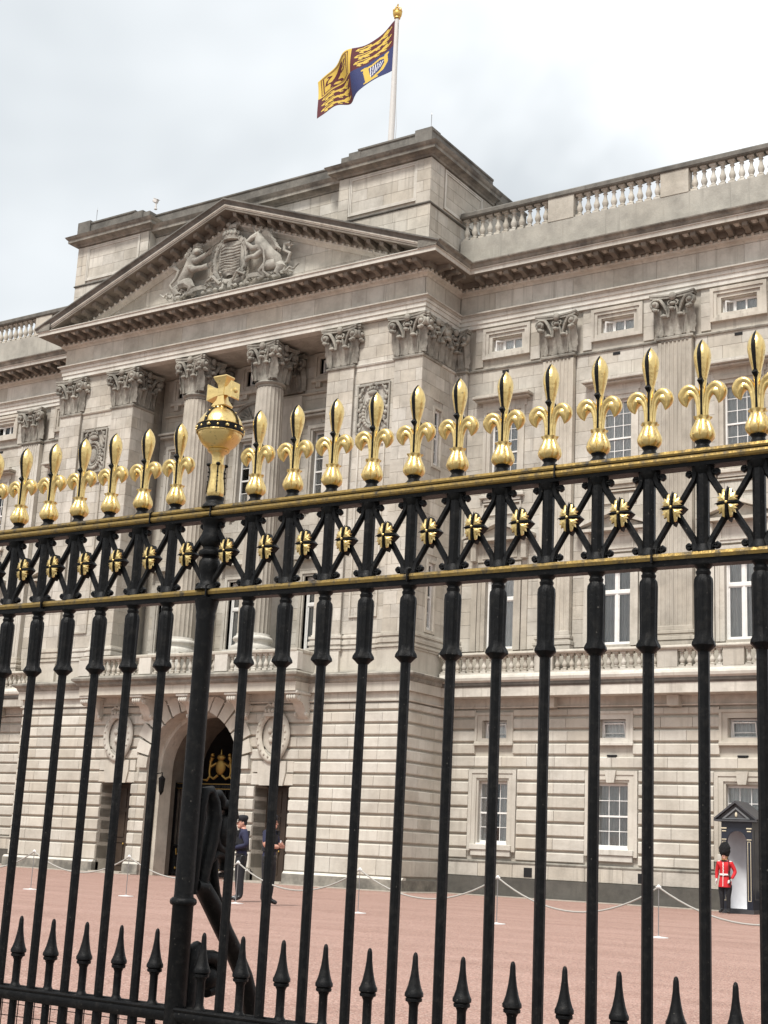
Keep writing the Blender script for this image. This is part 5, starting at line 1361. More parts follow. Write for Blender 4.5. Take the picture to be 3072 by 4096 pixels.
# lattice: cross struts with curled ends, rosette
def lattice_mesh(w):
    """saltire between two uprights w apart, centred on x=0, z=2.42"""
    m = MB(); h = w / 2
    for sx in (-1, 1):
        for sz in (-1, 1):
            m.tube([(0, 0, 2.418), (sx * (h - .032), 0, 2.418 + sz * .108), (sx * (h - .026), 0, 2.418 + sz * .13), (sx * (h - .022), 0, 2.418 + sz * .148)], [.0130, .0130, .0155, .021], 6, flat=1.1, ref=(0, 1, 0))
            pts = []; 
            for k in range(8):
                a = R(-60 + 38 * k); rr = .0098 - .0008 * k
                pts.append((sx * (h - .049 + rr * math.cos(a) * -1), 0, 2.418 + sz * (.131 + .0 + rr * math.sin(a))))
            m.tube([(sx * (h - .03), 0, 2.418 + sz * .138)] + pts, .0078, 6, flat=1.6, ref=(0, 1, 0))
    return m.mesh('lattice_strut', 'iron', 40)
LAT = {}
def star(m, hw, hh, y0, y1, k=.36):
    pts = []
    for i in range(8):
        a = math.pi / 4 * i; f_ = 1 if i % 2 == 0 else k * 1.414
        pts.append((hw * f_ * math.cos(a), 2.424 + hh * f_ * math.sin(a)))
    n = 8
    V = [(a * .9, y0 + .004, 2.424 + (b - 2.424) * .9) for a, b in pts] + [(a, y0 + .014, b) for a, b in pts] + [(a, y1, b) for a, b in pts] + [(0, y0 - .004, 2.424)]
    F = [(i, (i + 1) % n, (i + 1) % n + n, i + n) for i in range(n)] + [(i + n, (i + 1) % n + n, (i + 1) % n + 2 * n, i + 2 * n) for i in range(n)] + [(i, (i + 1) % n, 3 * n) for i in range(n)] + [tuple(range(2 * n, 3 * n))]
    m.add(V, F)
m = MB(); star(m, .045, .061, -.036, .006, .40)
for sx, sz, L_ in ((1, 0, .046), (-1, 0, .046), (0, 1, .060), (0, -1, .060)): m.tube([(0, -.050, 2.424), (sx * L_ * .5, -.049, 2.424 + sz * L_ * .5), (sx * L_, -.034, 2.424 + sz * L_)], [.0032, .0038, .0016], 6)
M_ROS = m.mesh('rosette', 'iron', 30)
m = MB()
lf = [(.0055, .0055, -.0465), (.016, .006, -.045), (.034, .0075, -.0385), (.0255, .0125, -.0425), (.033, .0205, -.0385), (.0235, .0205, -.0435), (.0265, .0335, -.0385), (.0165, .0275, -.0425), (.0155, .043, -.0385), (.0085, .046, -.0385), (.0065, .022, -.045)]
cen = len(lf); V = [(a, y_, 2.424 + b) for a, b, y_ in lf] + [(.0145, -.0485, 2.424 + .016)] + [(a, -.030, 2.424 + b) for a, b, y_ in lf]
F = [(k_, (k_ + 1) % cen, cen) for k_ in range(cen)] + [(k_, (k_ + 1) % cen, (k_ + 1) % cen + cen + 1, k_ + cen + 1) for k_ in range(cen)]
m.add(V, F)
M_LEAF = m.mesh('rosette_leaf', 'gilt', None)
m = MB(); m.sphere((0, -.0515, 2.424), .0058, 8, 6); M_STUD = m.mesh('stud', 'gilt', 50)
rb = random.Random(9)
def tilt(): return R(rb.uniform(-.45, .45))
for x in BX:
    b = ob('bar', M_BAR, fence, (x + rb.uniform(-.0012, .0012), 0, 0), (R(rb.uniform(-.06, .06)), R(rb.uniform(-.05, .05)), R(22.5 + rb.uniform(-4, 4)))); ob('sleeve', M_SLV, b, rot=(0, 0, rb.uniform(0, .5)))
    ob('upright', M_UP, fence, (x, 0, 0), (0, 0, R(22.5)))
    f_ = ob('finial', M_SPINE, fence, (x + rb.uniform(-.001, .001), 0, 0)); tx, ty_ = tilt(), tilt()
    f_.matrix_local = Matrix.Translation((x, 0, 2.63)) @ Matrix.Rotation(tx, 4, 'X') @ Matrix.Rotation(ty_, 4, 'Y') @ Matrix.Rotation(R(rb.uniform(-3, 3)), 4, 'Z') @ Matrix.Translation((0, 0, -2.63))
    for me in (M_PED, M_BULB, M_BUD, M_PET[0], M_PET[1]): ob(me.name.split('.')[0], me, f_, rot=(0, 0, rb.uniform(0, 6) if me is M_BULB else 0))
ALLX = sorted(BX + [PX])
for a, b in zip(ALLX[:-1], ALLX[1:]):
    w_ = round(b - a, 3); c = (a + b) / 2
    if w_ not in LAT: LAT[w_] = lattice_mesh(w_)
    ob('lattice_strut', LAT[w_], fence, (c, 0, 0))
    r_ = ob('rosette', M_ROS, fence, (c, rb.uniform(-.002, .002), 0))
    for k, (sx, sz) in enumerate(((1, 1), (-1, 1), (1, -1), (-1, -1))):
        ob('rosette_leaf', M_LEAF, r_, (0, -.001, 2.424 - 1.1 * sz * 2.424), scale=(1.1 * sx, 1, 1.1 * sz))
    ob('stud', M_STUD, r_)
    if abs(c - PX) > .14: ob('dog_bar', M_DOG, fence, (c, 0, 0), (0, 0, rb.uniform(0, 1)))
for x in (-4.084, -3.834): ob('dog_bar', M_DOG, fence, (x, 0, 0))
# post with orb and cross
m = MB(); m.lathe([(.05, 0), (.05, .1), (.044, .12), (.0435, .955), (.047, .96), (.0415, .985), (.040, 1.0), (.0395, 2.13), (.043, 2.15), (.041, 2.165), (.047, 2.19), (.053, 2.222)], 24)
po = m.build('post', 'iron', fence, (PX, 0, 0), smooth=35)
m = MB(); m.lathe([(.043, .955), (.052, .962), (.054, .971), (.052, .98), (.043, .988)], 30, mod=lambda a, z: 1 + .035 * math.cos(10 * a)); m.build('post_ring', 'iron', po, smooth=50)
m = MB(); m.lathe([(.056, 2.264), (.053, 2.275), (.042, 2.285), (.036, 2.295), (.034, 2.31), (.041, 2.335), (.048, 2.37), (.046, 2.39), (.036, 2.403), (.034, 2.408), (.05, 2.415), (.053, 2.425), (.05, 2.435), (.034, 2.443), (.034, 2.452), (.046, 2.464), (.05, 2.482), (.046, 2.505), (.039, 2.53), (.042, 2.55), (.054, 2.565), (.056, 2.572)], 30, mod=lambda a, z: 1 - .04 * abs(math.sin(4 * a)) if 2.3 < z < 2.4 or 2.46 < z < 2.53 else 1)
m.build('turned_vase', 'iron', po, smooth=40)
m = MB(); m.lathe([(.056, 2.627), (.055, 2.635), (.044, 2.646), (.038, 2.655), (.038, 2.662), (.041, 2.668), (.041, 2.676)], 24); m.build('orb_foot', 'iron', po, smooth=40)
m = MB(); m.lathe([(.034, 2.676), (.0385, 2.684), (.0402, 2.70), (.0385, 2.72), (.034, 2.75), (.0305, 2.785), (.032, 2.806), (.036, 2.82)], 32, mod=lambda a, z: 1 - .1 * abs(math.sin(2 * a)) ** 6 + .03 * math.cos(12 * a + 60 * z))
m.lathe([(.027, 2.815), (.0262, 2.83), (.0265, 2.852), (.029, 2.868), (.035, 2.877), (.046, 2.882), (.050, 2.888), (.046, 2.894), (.04, 2.897)], 32, mod=lambda a, z: 1 - .03 * abs(math.sin(4 * a)) if z < 2.87 else 1); m.build('leaf_cup', 'gilt', po, smooth=45)
m = MB()
for k in range(4):
    a = R(45) + k * math.pi / 2; c_, s_ = math.cos(a), math.sin(a)
    m.tube([(r_ * c_, r_ * s_, z) for r_, z in ((.0405, 2.69), (.0385, 2.72), (.034, 2.76), (.032, 2.79), (.037, 2.815))], [.0022, .003, .0022, .003, .003], 6)
    m.sphere((.038 * c_, .038 * s_, 2.822), (.0105, .0105, .008), 8, 6)
    for q in range(5): m.sphere((.037 * c_ + .004 * (q % 2), .037 * s_ - .004 * (q % 2), 2.70 + .022 * q), (.0045, .0045, .004), 6, 4)
m.build('cup_rib', 'iron', po, smooth=40)
OC, OR = 2.984, .101
m = MB(); m.lathe([(.048, 2.894)] + [(OR * math.cos(R(t)), OC + OR * math.sin(R(t))) for t in range(-58, 89, 7)] + [(.001, OC + OR)], 36, mod=lambda a, z: 1 + (.012 * math.sin(9 * a) * math.sin(170 * z) if z > OC + .018 else 0)); ball = m.build('orb', 'gilt', po, smooth=70)
m = MB(); m.lathe([(OR - .002, OC - .017), (OR + .0035, OC - .015), (OR + .0035, OC + .013), (OR - .003, OC + .015)], 40, cap=False)
for az in (0, math.pi / 2):
    m.tube([((OR + .001) * math.cos(R(t)) * math.cos(az), (OR + .001) * math.cos(R(t)) * math.sin(az), OC + (OR + .001) * math.sin(R(t))) for t in range(6, 175, 8)], .0085, 6, flat=.5)
m.build('orb_band', 'iron', ball, smooth=45)
m = MB()
for k in range(16):
    a = k * math.pi / 8 + .2
    if k % 2: m.sphere(((OR + .004) * math.cos(a), (OR + .004) * math.sin(a), OC - .001), (.0055, .0055, .006), 8, 5)
    else: m.cbox((OR + .004) * math.cos(a) - .007, (OR + .004) * math.cos(a) + .007, (OR + .004) * math.sin(a) - .007, (OR + .004) * math.sin(a) + .007, OC - .007, OC + .005, .002)
for az in (0, math.pi / 2):
    for t in range(20, 170, 20): m.sphere(((OR + .006) * math.cos(R(t)) * math.cos(az), (OR + .006) * math.cos(R(t)) * math.sin(az), OC + (OR + .006) * math.sin(R(t))), .0045, 6, 4)
m.lathe([(OR + .002, OC - .021), (OR + .004, OC - .018), (OR + .002, OC - .0145)], 40, cap=False); m.lathe([(OR + .001, OC + .013), (OR + .004, OC + .016), (OR, OC + .019)], 40, cap=False)
m.build('band_stud', 'gilt', ball, smooth=50)
m = MB()
for k in range(8): m.sphere((.026 * math.cos(k * .785), .026 * math.sin(k * .785), 3.082), .0085, 8, 6)
m.lathe([(.03, 3.072), (.024, 3.084), (.019, 3.094)], 16); cz = 3.160
for k in range(4):
    m.M = Matrix.Translation((0, 0, cz)) @ Matrix.Rotation(k * math.pi / 2, 4, 'Y') @ Matrix.Scale(.92, 4)
    n0, n1, L0, L1 = (.0155, .0155), (.042, .032), .006, .072
    V = [(sx * n0[0], sy * n0[1], L0) for sx, sy in ((-1, -1), (1, -1), (1, 1), (-1, 1))] + [(sx * n0[0] * 1.45, sy * n0[1] * 1.2, (L0 + L1) * .5) for sx, sy in ((-1, -1), (1, -1), (1, 1), (-1, 1))] + [(sx * n1[0], sy * n1[1], L1 - .003 * 0) for sx, sy in ((-1, -1), (1, -1), (1, 1), (-1, 1))] + [(sx * n1[0] * .92, sy * n1[1] * .9, L1 + .006) for sx, sy in ((-1, -1), (1, -1), (1, 1), (-1, 1))]
    F = [(12, 13, 14, 15)] + [(j + i, j + (i + 1) % 4, j + 4 + (i + 1) % 4, j + 4 + i) for j in (0, 4, 8) for i in range(4)]
    m.add(V, F)
    if k in (1, 3): m.sphere((0, 0, L1 + .006), (.014, .014, .011), 10, 6)
m.M = None; m.box(-.017, .017, -.017, .017, cz - .017, cz + .017)
m.build('cross', 'gilt', ball, smooth=30)
# back stay: scrolled brace inside the railing
def stay(points, rads, flat=1.0): 
    mm.tube([(0, y - YF, z) for y, z in points], rads, 10, flat=flat, ref=(1, 0, 0))
mm = MB()
stay([(4.66, 1.035), (4.71, 1.03), (4.77, .97), (4.85, .875), (4.94, .775), (5.03, .66), (5.10, .52), (5.15, .32), (5.16, .02)], [.03, .036, .038, .036, .036, .036, .037, .038, .04], 1.15)
stay([(4.65, 1.0), (4.655, 1.2), (4.66, 1.36), (4.675, 1.42), (4.71, 1.425), (4.74, 1.38), (4.755, 1.31), (4.74, 1.22), (4.715, 1.12), (4.70, 1.05)], [.02, .022, .024, .024, .024, .028, .032, .034, .03, .028], 1.2)
stay([(4.735, 1.405), (4.765, 1.412), (4.785, 1.39), (4.79, 1.36)], [.018, .022, .024, .02], 1.3)
stay([(4.78, 1.36), (4.815, 1.372), (4.85, 1.355), (4.862, 1.32), (4.85, 1.30)], [.016, .024, .03, .03, .02], 1.4)
mm.sphere((0, 4.815 - YF, 1.255), (.05, .062, .075), 16, 12)
stay([(4.845, 1.32), (4.865, 1.26), (4.85, 1.2), (4.81, 1.178), (4.77, 1.2), (4.755, 1.25)], [.026, .03, .03, .028, .026, .022], 1.3)
stay([(4.715, 1.08), (4.73, 1.135), (4.77, 1.165), (4.815, 1.165), (4.845, 1.13), (4.835, 1.095)], [.018, .022, .024, .024, .022, .014], 1.3)
stay([(4.765, 1.16), (4.775, 1.08), (4.80, 1.0), (4.86, .91), (4.92, .83)], [.02, .02, .02, .02, .016], 1.2)
stay([(4.665, .55), (4.665, .70), (4.675, .775), (4.70, .79), (4.725, .765), (4.73, .74)], [.034, .036, .03, .026, .024, .018], 1.2)
stay([(4.72, .72), (4.755, .75), (4.80, .745), (4.838, .71), (4.845, .66), (4.82, .62), (4.78, .61)], [.02, .03, .034, .034, .034, .03, .024], 1.3)
mm.sphere((0, 4.79 - YF, .665), (.045, .05, .05), 14, 10)
stay([(4.66, .6), (4.67, .3), (4.68, .02)], [.034, .034, .034])
mm.build('back_stay', 'iron', fence, (PX, 0, 0), smooth=50)
# wire mesh behind the foot of the bars, left of the post
m = MB()
for k in range(60):
    x = X0 + k * .05
    if x < PX + .15: m.tube([(x, .05, .03), (x, .05, .5)], .0022, 4)
for k in range(10): m.tube([(X0, .05, .03 + k * .05), (PX + .15, .05, .03 + k * .05)], .0022, 4)
m.build('wire_mesh', 'iron', fence)

# ------------------------------------------------------------------ rope barrier
SP = [(-28.4, 24.0), (-25.48, 24.16), (-22.76, 24.46), (-20.05, 25.0), (-16.76, 24.88), (-13.55, 24.88), (-10.08, 24.45), (-6.6, 24.3)]
place = ['far left of the cordon, outside the first door', 'before the left end of the centre block', 'before the left side door', 'beside the first police officer', 'before the right of the centre block', 'before the right wing by the first window', 'before the right wing nearest the sentry box', 'at the right end of the cordon']
ms = MB(); ms.lathe([(.17, 0), (.17, .012), (.05, .02), (.012, .03)], 24); MBASE = ms.mesh('base_plate', 'plate_white', 40)
ms = MB(); ms.lathe([(.009, .02), (.008, .86)], 10); MPOLE = ms.mesh('pole', 'steel', 40)
ms = MB(); ms.lathe([(.016, .84), (.03, .86), (.03, .885), (.018, .9), (.0, .905)], 12); ms.tube([(-.05, 0, .86), (0, 0, .875), (.05, 0, .86)], .012, 6); MCAP = ms.mesh('hook_cap', 'plate_white', 40)
for (x, y), pl_ in zip(SP, place):
    t = thing('rope_stanchion', 'thin rope stanchion on white disc base ' + pl_, 'stanchion', (x, y, 0), 0, 'rope barrier posts across the forecourt')
    for me in (MBASE, MPOLE, MCAP): ob(me.name.split('.')[0], me, t)
for i in range(len(SP) - 1):
    a, b = SP[i], SP[i + 1]; m = MB(); n = 18
    L_ = math.hypot(b[0] - a[0], b[1] - a[1]); sag = .16 * L_ - .03
    m.tube([(a[0] + (b[0] - a[0]) * t, a[1] + (b[1] - a[1]) * t, .86 - sag * 4 * t * (1 - t)) for t in [k / n for k in range(n + 1)]], .0165, 8)
    names = ['far left, hanging from the first stanchion', 'hanging before the left end of the centre block', 'hanging between the left door and the first police officer', 'hanging across the legs of the second police officer', 'hanging before the right corner of the centre block', 'hanging before the first windows of the right wing', 'hanging at the right, towards the sentry box']
    tag(m.build('barrier_rope', 'rope', None, smooth=60), 'pale barrier rope ' + names[i], 'rope', 'ropes of the barrier')

# ------------------------------------------------------------------ people
def skin_body(nodes, edges, root, colorf, mats, extras, name):
    """nodes: name -> (x,y,z,r); grows one continuous surface, adds hands/head pieces, colours by region"""
    ks = list(nodes); ix = {k: i for i, k in enumerate(ks)}
    me = bpy.data.meshes.new('tmp'); me.from_pydata([nodes[k][:3] for k in ks], [(ix[a], ix[b]) for a, b in edges], [])
    o_ = bpy.data.objects.new('tmp', me); col.objects.link(o_)
    md = o_.modifiers.new('s', 'SKIN'); md.use_smooth_shade = True
    for i, k in enumerate(ks):
        sv = me.skin_vertices[0].data[i]; r_ = nodes[k][3]
        sv.radius = r_ if hasattr(r_, '__len__') else (r_, r_); sv.use_root = (k == root)
    sb = o_.modifiers.new('b', 'SUBSURF'); sb.levels = 2; sb.render_levels = 2
    dg = bpy.context.evaluated_depsgraph_get(); ev = o_.evaluated_get(dg); em = bpy.data.meshes.new_from_object(ev)
    b = MB(); b.add([tuple(v.co) for v in em.vertices], [tuple(p.vertices) for p in em.polygons])
    nb = len(b.f); extras(b)
    mi = []
    for i, f in enumerate(b.f):
        if i < nb:
            c = sum((Vector(b.v[j]) for j in f), Vector()) / len(f); mi.append(colorf(c))
        else: mi.append(b.mi[i])
    b.mi = mi
    bpy.data.objects.remove(o_); bpy.data.meshes.remove(em)
    return b.mesh(name, mats, 180)
def hand(b, w, d, side, matn, s=1.):
    """palm, four fingers of different lengths slightly curled and a thumb, from wrist w along direction d"""
    b.mat = matn; w = Vector(w); d = Vector(d).normalized(); sd = Vector(side).normalized(); nn = d.cross(sd)
    b.tube([w, w + d * .045 * s, w + d * .085 * s], [.026 * s, .034 * s, .032 * s], 8, flat=.55, ref=tuple(nn))
    for k, L_ in enumerate((.062, .074, .07, .055)):
        p = w + d * .08 * s + sd * (.026 - .0175 * k) * s
        b.tube([p, p + d * L_ * .5 * s + nn * .006 * s, p + d * L_ * .85 * s + nn * .022 * s, p + d * L_ * .95 * s + nn * .036 * s], [.0095 * s, .009 * s, .0085 * s, .006 * s], 6)
    p = w + d * .03 * s + sd * .028 * s
    b.tube([p, p + (d * .025 + sd * .022) * s, p + (d * .055 + sd * .028 + nn * .012) * s], [.012 * s, .011 * s, .007 * s], 6)
    b.mat = 0
def head(b, c, s, skin, face=Vector((0, -1, 0)), hair=None):
    b.mat = skin; c = Vector(c); rz = math.atan2(face.x, -face.y)
    b.M = Matrix.Translation(c) @ Matrix.Rotation(rz, 4, 'Z')
    b.sphere((0, 0, 0), (.078 * s, .098 * s, .118 * s), 16, 12); b.sphere((0, -.05 * s, -.065 * s), (.055 * s, .05 * s, .055 * s), 12, 8)
    b.tube([(0, -.093 * s, .02 * s), (0, -.112 * s, -.012 * s), (0, -.118 * s, -.022 * s), (0, -.098 * s, -.032 * s)], [.010 * s, .014 * s, .016 * s, .01 * s], 8)
    for sx in (-1, 1):
        b.sphere((sx * .08 * s, .005 * s, 0), (.012 * s, .024 * s, .034 * s), 8, 6)
        b.mat = hair if hair is not None else skin; b.sphere((sx * .03 * s, -.088 * s, .012 * s), (.013 * s, .01 * s, .008 * s), 8, 5); b.mat = skin
    b.tube([(-.024 * s, -.095 * s, -.062 * s), (0, -.103 * s, -.06 * s), (.024 * s, -.095 * s, -.062 * s)], [.004 * s, .0065 * s, .004 * s], 6)
    if hair is not None:
        b.mat = hair; b.sphere((0, .016 * s, .022 * s), (.084 * s, .096 * s, .108 * s), 14, 8)
    b.M = None; b.mat = 0

# --- guardsman
GX, GYY = -14.84, 40.95
gs = 1.0
N_ = dict(pel=(0, 0, .92, (.15, .115)), wa=(0, 0, 1.08, (.145, .11)), ch=(0, .0, 1.28, (.175, .125)), up=(0, 0, 1.41, (.14, .095)), nk=(0, 0, 1.5, .06), hd=(0, -.01, 1.6, .07),
          sl=(-.19, 0, 1.41, .075), el=(-.255, .03, 1.16, .058), wl=(-.245, -.03, .95, .042), sr=(.19, 0, 1.41, .075), er=(.30, .04, 1.18, .058), wr=(.225, -.10, .965, .042),
          hl=(-.085, 0, .84, .115), kl=(-.095, -.01, .48, .075), al=(-.10, .02, .1, .052), tl=(-.13, -.15, .045, .042), hr=(.085, 0, .84, .115), kr=(.095, -.01, .48, .075), ar=(.10, .02, .1, .052), tr=(.13, -.15, .045, .042),
          skl=(-.12, 0, .76, .11), skr=(.12, 0, .76, .11))
Eg = [('pel', 'wa'), ('wa', 'ch'), ('ch', 'up'), ('up', 'nk'), ('nk', 'hd'), ('up', 'sl'), ('sl', 'el'), ('el', 'wl'), ('up', 'sr'), ('sr', 'er'), ('er', 'wr'), ('pel', 'skl'), ('skl', 'kl'), ('kl', 'al'), ('al', 'tl'), ('pel', 'skr'), ('skr', 'kr'), ('kr', 'ar'), ('ar', 'tr')]
del N_['hl'], N_['hr']
MG = ['tunic_red', 'cloth_black', 'skin', 'leather_white', 'boot', 'fur_black']
def gcol(c):
    if c.z < .13: return 4
    if c.z < .80 and abs(c.x) < .25: return 1
    if c.z > 1.5: return 2
    if c.z > 1.455 and abs(c.x) < .1: return 1
    if c.z < .985 and abs(c.x) > .19: return 3
    return 0
def gex(b):
    head(b, (0, -.03, 1.62), 1.0, 2, Vector((-.15, -1, 0)))
    hand(b, (-.245, -.035, .96), (.05, -.1, -1), (0, -1, 0), 3); hand(b, (.22, -.11, .97), (-.3, -.5, -.7), (-.5, -.4, 0), 3)
    # skirt of the tunic
    b.mat = 0; b.lathe([(.19, 0), (.185, .08), (.165, .2), (.15, .28)], 20, (0, 0, .74), mod=lambda a, z: 1.0 if abs(math.cos(a)) > .5 else .86, cap=False)
    b.mat = 0
gm = skin_body(N_, Eg, 'pel', gcol, MG, gex, 'person')
guard = tag(ob('person', gm, None, (GX, GYY, 0)), 'guardsman in scarlet tunic and tall black bearskin standing before the sentry box', 'person')
def lumpy(c, r_, seg, rings, amp):
    m = MB(); m.sphere((0, 0, 0), r_, seg, rings)
    m.v = [tuple(Vector(c) + Vector(v) * (1 + amp * noise.noise(Vector(v) * 22) + amp * .8 * noise.noise(Vector(v) * 55))) for v in m.v]; return m
m = lumpy((0, -.005, 1.79), (.155, .17, .232), 56, 40, .13); m.build('bearskin_cap', 'fur_black', guard, smooth=180)
m = MB(); m.tube([(.085 * math.cos(R(t)), -.02 - .1 * max(0, math.sin(R(t))), 1.6 - .1 * math.sin(R(t))) for t in range(0, 181, 20)], .008, 5); m.build('chin_strap', 'gilt_dull', guard)
m = MB(); m.grid(lambda u, v: (.168 * math.cos(2 * math.pi * u), .135 * math.sin(2 * math.pi * u), 1.06 + .055 * v), 28, 1, True); m.cbox(-.035, .035, -.148, -.13, 1.055, 1.12, .006); bt_ = m.build('belt', 'leather_white', guard, smooth=40)
so = bt_.modifiers.new('t', 'SOLIDIFY'); so.thickness = .012
m = MB(); m.tube([(0, -.15, 1.44), (0, -.155, 1.3), (0, -.148, 1.13), ], .011, 6)
for k in range(8): m.sphere((.02 * (k % 2) - .01, -.152, 1.40 - .04 * k), .014, 6, 5)
m.tube([(0, -.168, 1.05), (0, -.178, .9), (0, -.185, .76)], .009, 6)
for sx in (-1, 1): m.sphere((sx * .16, -.02, 1.465), (.06, .04, .02), 8, 5)
m.build('tunic_facing', 'leather_white', guard)
rf = thing('rifle', 'dark rifle held upright against the guardsman\'s left side', 'rifle', (GX + .17, GYY - .14, 0))
m = MB(); m.tube([(.03, -.01, .8), (.02, 0, .95), (.01, 0, 1.1)], [.045, .035, .028], 8, flat=.5); m.build('stock', 'rifle_metal', rf)
m = MB(); m.tube([(.01, 0, 1.1), (-.01, .01, 1.52)], [.02, .012], 8); m.box(-.02, .03, -.02, .02, 1.08, 1.2); m.build('barrel', 'rifle_metal', rf)
m = MB(); m.tube([(.015, -.03, 1.12), (.05, -.05, 1.03), (.045, -.04, .98)], [.016, .02, .016], 6); m.build('magazine', 'rifle_metal', rf)

# --- sentry box
sbx = thing('sentry_box', 'dark blue timber sentry box with gabled roof and pale interior beside the right wing', 'sentry box', (-14.765, 41.75, 0))
HW, DP = .47, .95
m = MB()
n = 16; OW, OS, OT = .29, 2.07, 2.36
op = [(-OW, .14)] + [(-OW * math.cos(math.pi * k / n), OS + (OT - OS) * math.sin(math.pi * k / n)) for k in range(n + 1)] + [(OW, .14)]
# front with arched opening: jambs, top cut to the arch
def front(m, y0, y1):
    m.box(-HW, -OW, y0, y1, .0, 2.66); m.box(OW, HW, y0, y1, .0, 2.66); m.box(-OW, OW, y0, y1, 0, .14)
    top = [(a, b) for a, b in op[1:-1]]
    for i in range(len(top) - 1):
        (a, b), (c, d) = top[i], top[i + 1]
        m.add([(a, y0, b), (c, y0, d), (c, y0, 2.66), (a, y0, 2.66), (a, y1, b), (c, y1, d), (c, y1, 2.66), (a, y1, 2.66)], [(0, 1, 2, 3), (4, 7, 6, 5), (0, 4, 5, 1), (2, 6, 7, 3)])
front(m, 0, .06); m.build('front', 'box_blue', sbx)
m = MB(); m.box(-HW, -HW + .05, .06, DP, 0, 2.66); m.box(HW - .05, HW, .06, DP, 0, 2.66); m.box(-HW, HW, DP - .05, DP, 0, 2.66); m.build('side', 'box_blue', sbx)
m = MB(); m.grid(lambda u, v: (-.36 * math.cos(math.pi * u), .08 + .7 * math.sin(math.pi * u), .14 + 2.3 * v), 16, 1); m.box(-.4, .4, .07, .8, .1, .14); m.box(-.4, .4, .07, .8, 2.43, 2.46); m.build('lining', 'box_grey', sbx, smooth=40)
m = MB()
for sx in (-1, 1): m.prism([(0, 3.17), (sx * .66, 2.66), (sx * .66, 2.72), (0, 3.24)], -.13, DP + .08)
m.prism([(-.62, 2.68), (.62, 2.68), (0, 3.16)], -.02, DP); m.build('roof', 'slate', sbx)
m = MB(); m.box(-.66, .66, -.13, DP + .08, 2.63, 2.68); m.build('eaves_moulding', 'slate', sbx)
m = MB()
for sx in (-1, 1): m.prism([(0, 3.05), (sx * .42, 2.72), (sx * .34, 2.72), (0, 2.99)], -.06, -.02)
m.prism([(-.42, 2.70), (.42, 2.70), (.42, 2.725), (-.42, 2.725)], -.06, -.02); m.build('gable_moulding', 'gable_grey', sbx)
m = MB(); m.sphere((0, -.03, 2.83), (.04, .03, .075), 8, 6); m.build('gable_badge', 'box_trim', sbx)
for sx in (-1, 1):
    m = MB(); m.box(sx * .38 - .08, sx * .38 + .08, -.03, .0, 2.42, 2.455); m.box(sx * .38 - .06, sx * .38 + .06, -.02, .0, 2.34, 2.37)
    m.box(sx * .38 - .07, sx * .38 + .07, -.02, 0, 2.10, 2.125); ring(m, sx * .38 - .05, sx * .38 + .05, .36, 2.06, .014, -.015, 0); m.build('pilaster_trim', 'box_trim', sbx)
m = MB(); m.box(-HW - .04, HW + .04, -.05, DP + .02, 0, .12); m.build('skirting', 'slate', sbx)
m = MB(); ring(m, .25, DP - .12, .4, 2.4, .03, 0, .01); m.M = None
m.v = [(HW + .008 - y, x - .05, z) for x, y, z in m.v]; m.build('side_panel', 'slate', sbx)

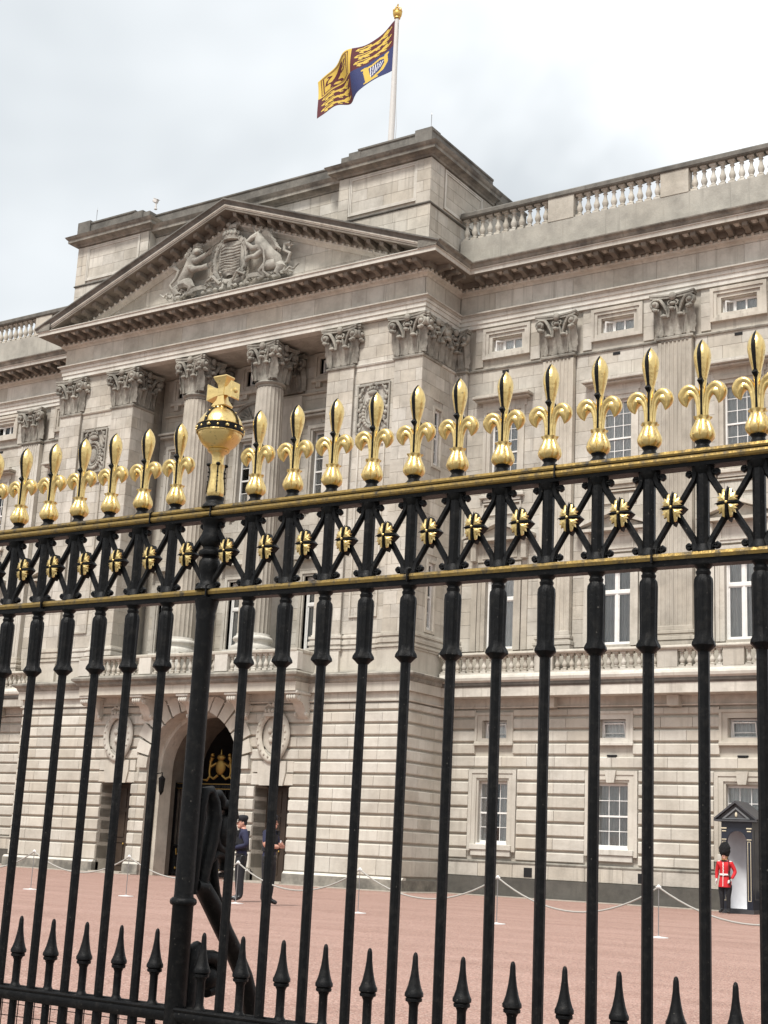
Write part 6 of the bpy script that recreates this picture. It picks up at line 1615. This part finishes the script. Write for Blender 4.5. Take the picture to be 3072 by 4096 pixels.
# --- police officers
def officer(x, y, h, rz, label, cross, skin_arm):
    s = h / 1.9
    Nn = dict(pel=(0, 0, 1.0, (.16, .12)), wa=(0, 0, 1.14, (.165, .125)), ch=(0, 0, 1.36, (.195, .15)), up=(0, 0, 1.5, (.15, .1)), nk=(0, 0, 1.6, .065), hd=(0, -.01, 1.69, .07),
              sl=(-.21, 0, 1.5, .085), sr=(.21, 0, 1.5, .085),
              kl=(-.13, -.01, .53, .085), al=(-.16, .02, .11, .058), tl=(-.18, -.16, .05, .045), kr=(.13, -.01, .53, .085), ar=(.16, .02, .11, .058), tr=(.19, -.16, .05, .045), jl=(-.11, 0, .88, .125), jr=(.11, 0, .88, .125))
    if cross:
        Nn.update(el=(-.31, -.03, 1.24, .066), wl=(-.05, -.25, 1.22, .046), er=(.31, -.03, 1.24, .066), wr=(.05, -.27, 1.27, .046))
    else:
        Nn.update(el=(-.32, .03, 1.24, .068), wl=(-.14, -.2, 1.13, .046), er=(.32, .05, 1.24, .068), wr=(.13, -.2, 1.17, .046))
    Ee = [('pel', 'wa'), ('wa', 'ch'), ('ch', 'up'), ('up', 'nk'), ('nk', 'hd'), ('up', 'sl'), ('sl', 'el'), ('el', 'wl'), ('up', 'sr'), ('sr', 'er'), ('er', 'wr'), ('pel', 'jl'), ('jl', 'kl'), ('kl', 'al'), ('al', 'tl'), ('pel', 'jr'), ('jr', 'kr'), ('kr', 'ar'), ('ar', 'tr')]
    def colr(c):
        if c.z < .13: return 3
        if c.z < 1.02: return 0
        if c.z > 1.6: return 2
        if skin_arm and c.z < 1.31 and (abs(c.x) > .25 or c.y < -.16): return 2
        if c.y < -.17: return 2 if skin_arm else 1
        return 1
    def ex(b):
        head(b, (0, -.03, 1.72), 1.05, 2, Vector((0, -1, 0)), 0)
        if cross: hand(b, (-.05, -.26, 1.22), (1, -.05, .1), (0, 0, 1), 2); hand(b, (.05, -.28, 1.27), (-1, -.05, .05), (0, 0, 1), 2)
        else: hand(b, (-.14, -.2, 1.13), (.8, -.4, .1), (0, -.3, 1), 2); hand(b, (.13, -.2, 1.17), (-.7, -.4, -.3), (0, -.3, 1), 2)
    me = skin_body(Nn, Ee, 'pel', colr, ['cloth_black', 'cloth_navy', 'skin', 'boot'], ex, 'person')
    p_ = tag(ob('person', me, None, (x, y, 0), (0, 0, rz), (s, s, s)), label, 'person')
    m = MB(); m.lathe([(.098, 1.775), (.105, 1.79), (.12, 1.83), (.118, 1.87), (.09, 1.9), (.02, 1.91)], 20, (0, -.015, 0)); m.prism([(-.08, -.08), (.08, -.08), (.06, -.175), (-.06, -.175)], 1.775, 1.79, 'xy'); m.build('cap', 'cloth_black', p_, smooth=50)
    m = MB(); m.grid(lambda u, v: ((.205 - .02 * v) * math.cos(2 * math.pi * u), (.168 - .02 * v) * math.sin(2 * math.pi * u), 1.12 + .36 * v), 24, 4, True)
    for sx in (-1, 1): m.cbox(sx * .1 - .045, sx * .1 + .045, -.2, -.14, 1.16, 1.28, .01); m.box(sx * .1 - .03, sx * .1 + .03, -.16, .14, 1.46, 1.56)
    vst = m.build('vest', 'cloth_black', p_, smooth=40)
    m = MB(); m.grid(lambda u, v: (.185 * math.cos(2 * math.pi * u), .145 * math.sin(2 * math.pi * u), 1.0 + .055 * v), 24, 1, True); m.cbox(.15, .23, -.06, .06, .82, 1.02, .015); m.cbox(-.22, -.15, -.05, .05, .88, 1.03, .015); m.build('duty_belt', 'boot', p_, smooth=40)
    m = MB(); m.cbox(.06, .12, -.215, -.2, 1.3, 1.36, .004); m.build('badge', 'plate_white', p_)
    return p_
c1 = officer(-20.7, 25.9, 1.9, R(-40), 'police officer in dark uniform holding a weapon, beside the gate arch', False, False)
c2 = officer(-19.36, 25.2, 1.92, R(100), 'police officer in short sleeves with bare forearms folded, by the right door', True, True)
wp = thing('carbine', 'short black carbine slung across the first police officer\'s chest', 'weapon', (-20.7, 25.9, 0), R(-40))
m = MB(); m.tube([(-.2, -.24, 1.05), (.02, -.25, 1.18)], [.02, .025], 8); m.build('barrel', 'rifle_metal', wp)
m = MB(); m.tube([(.02, -.25, 1.18), (.2, -.22, 1.3)], [.03, .04], 8, flat=.5); m.cbox(-.02, .03, -.27, -.23, 1.05, 1.17, .006); m.build('stock', 'rifle_metal', wp)
m = MB(); m.box(-.03, .0, -.275, -.27, 1.13, 1.17); m.build('yellow_tag', 'hivis', wp)
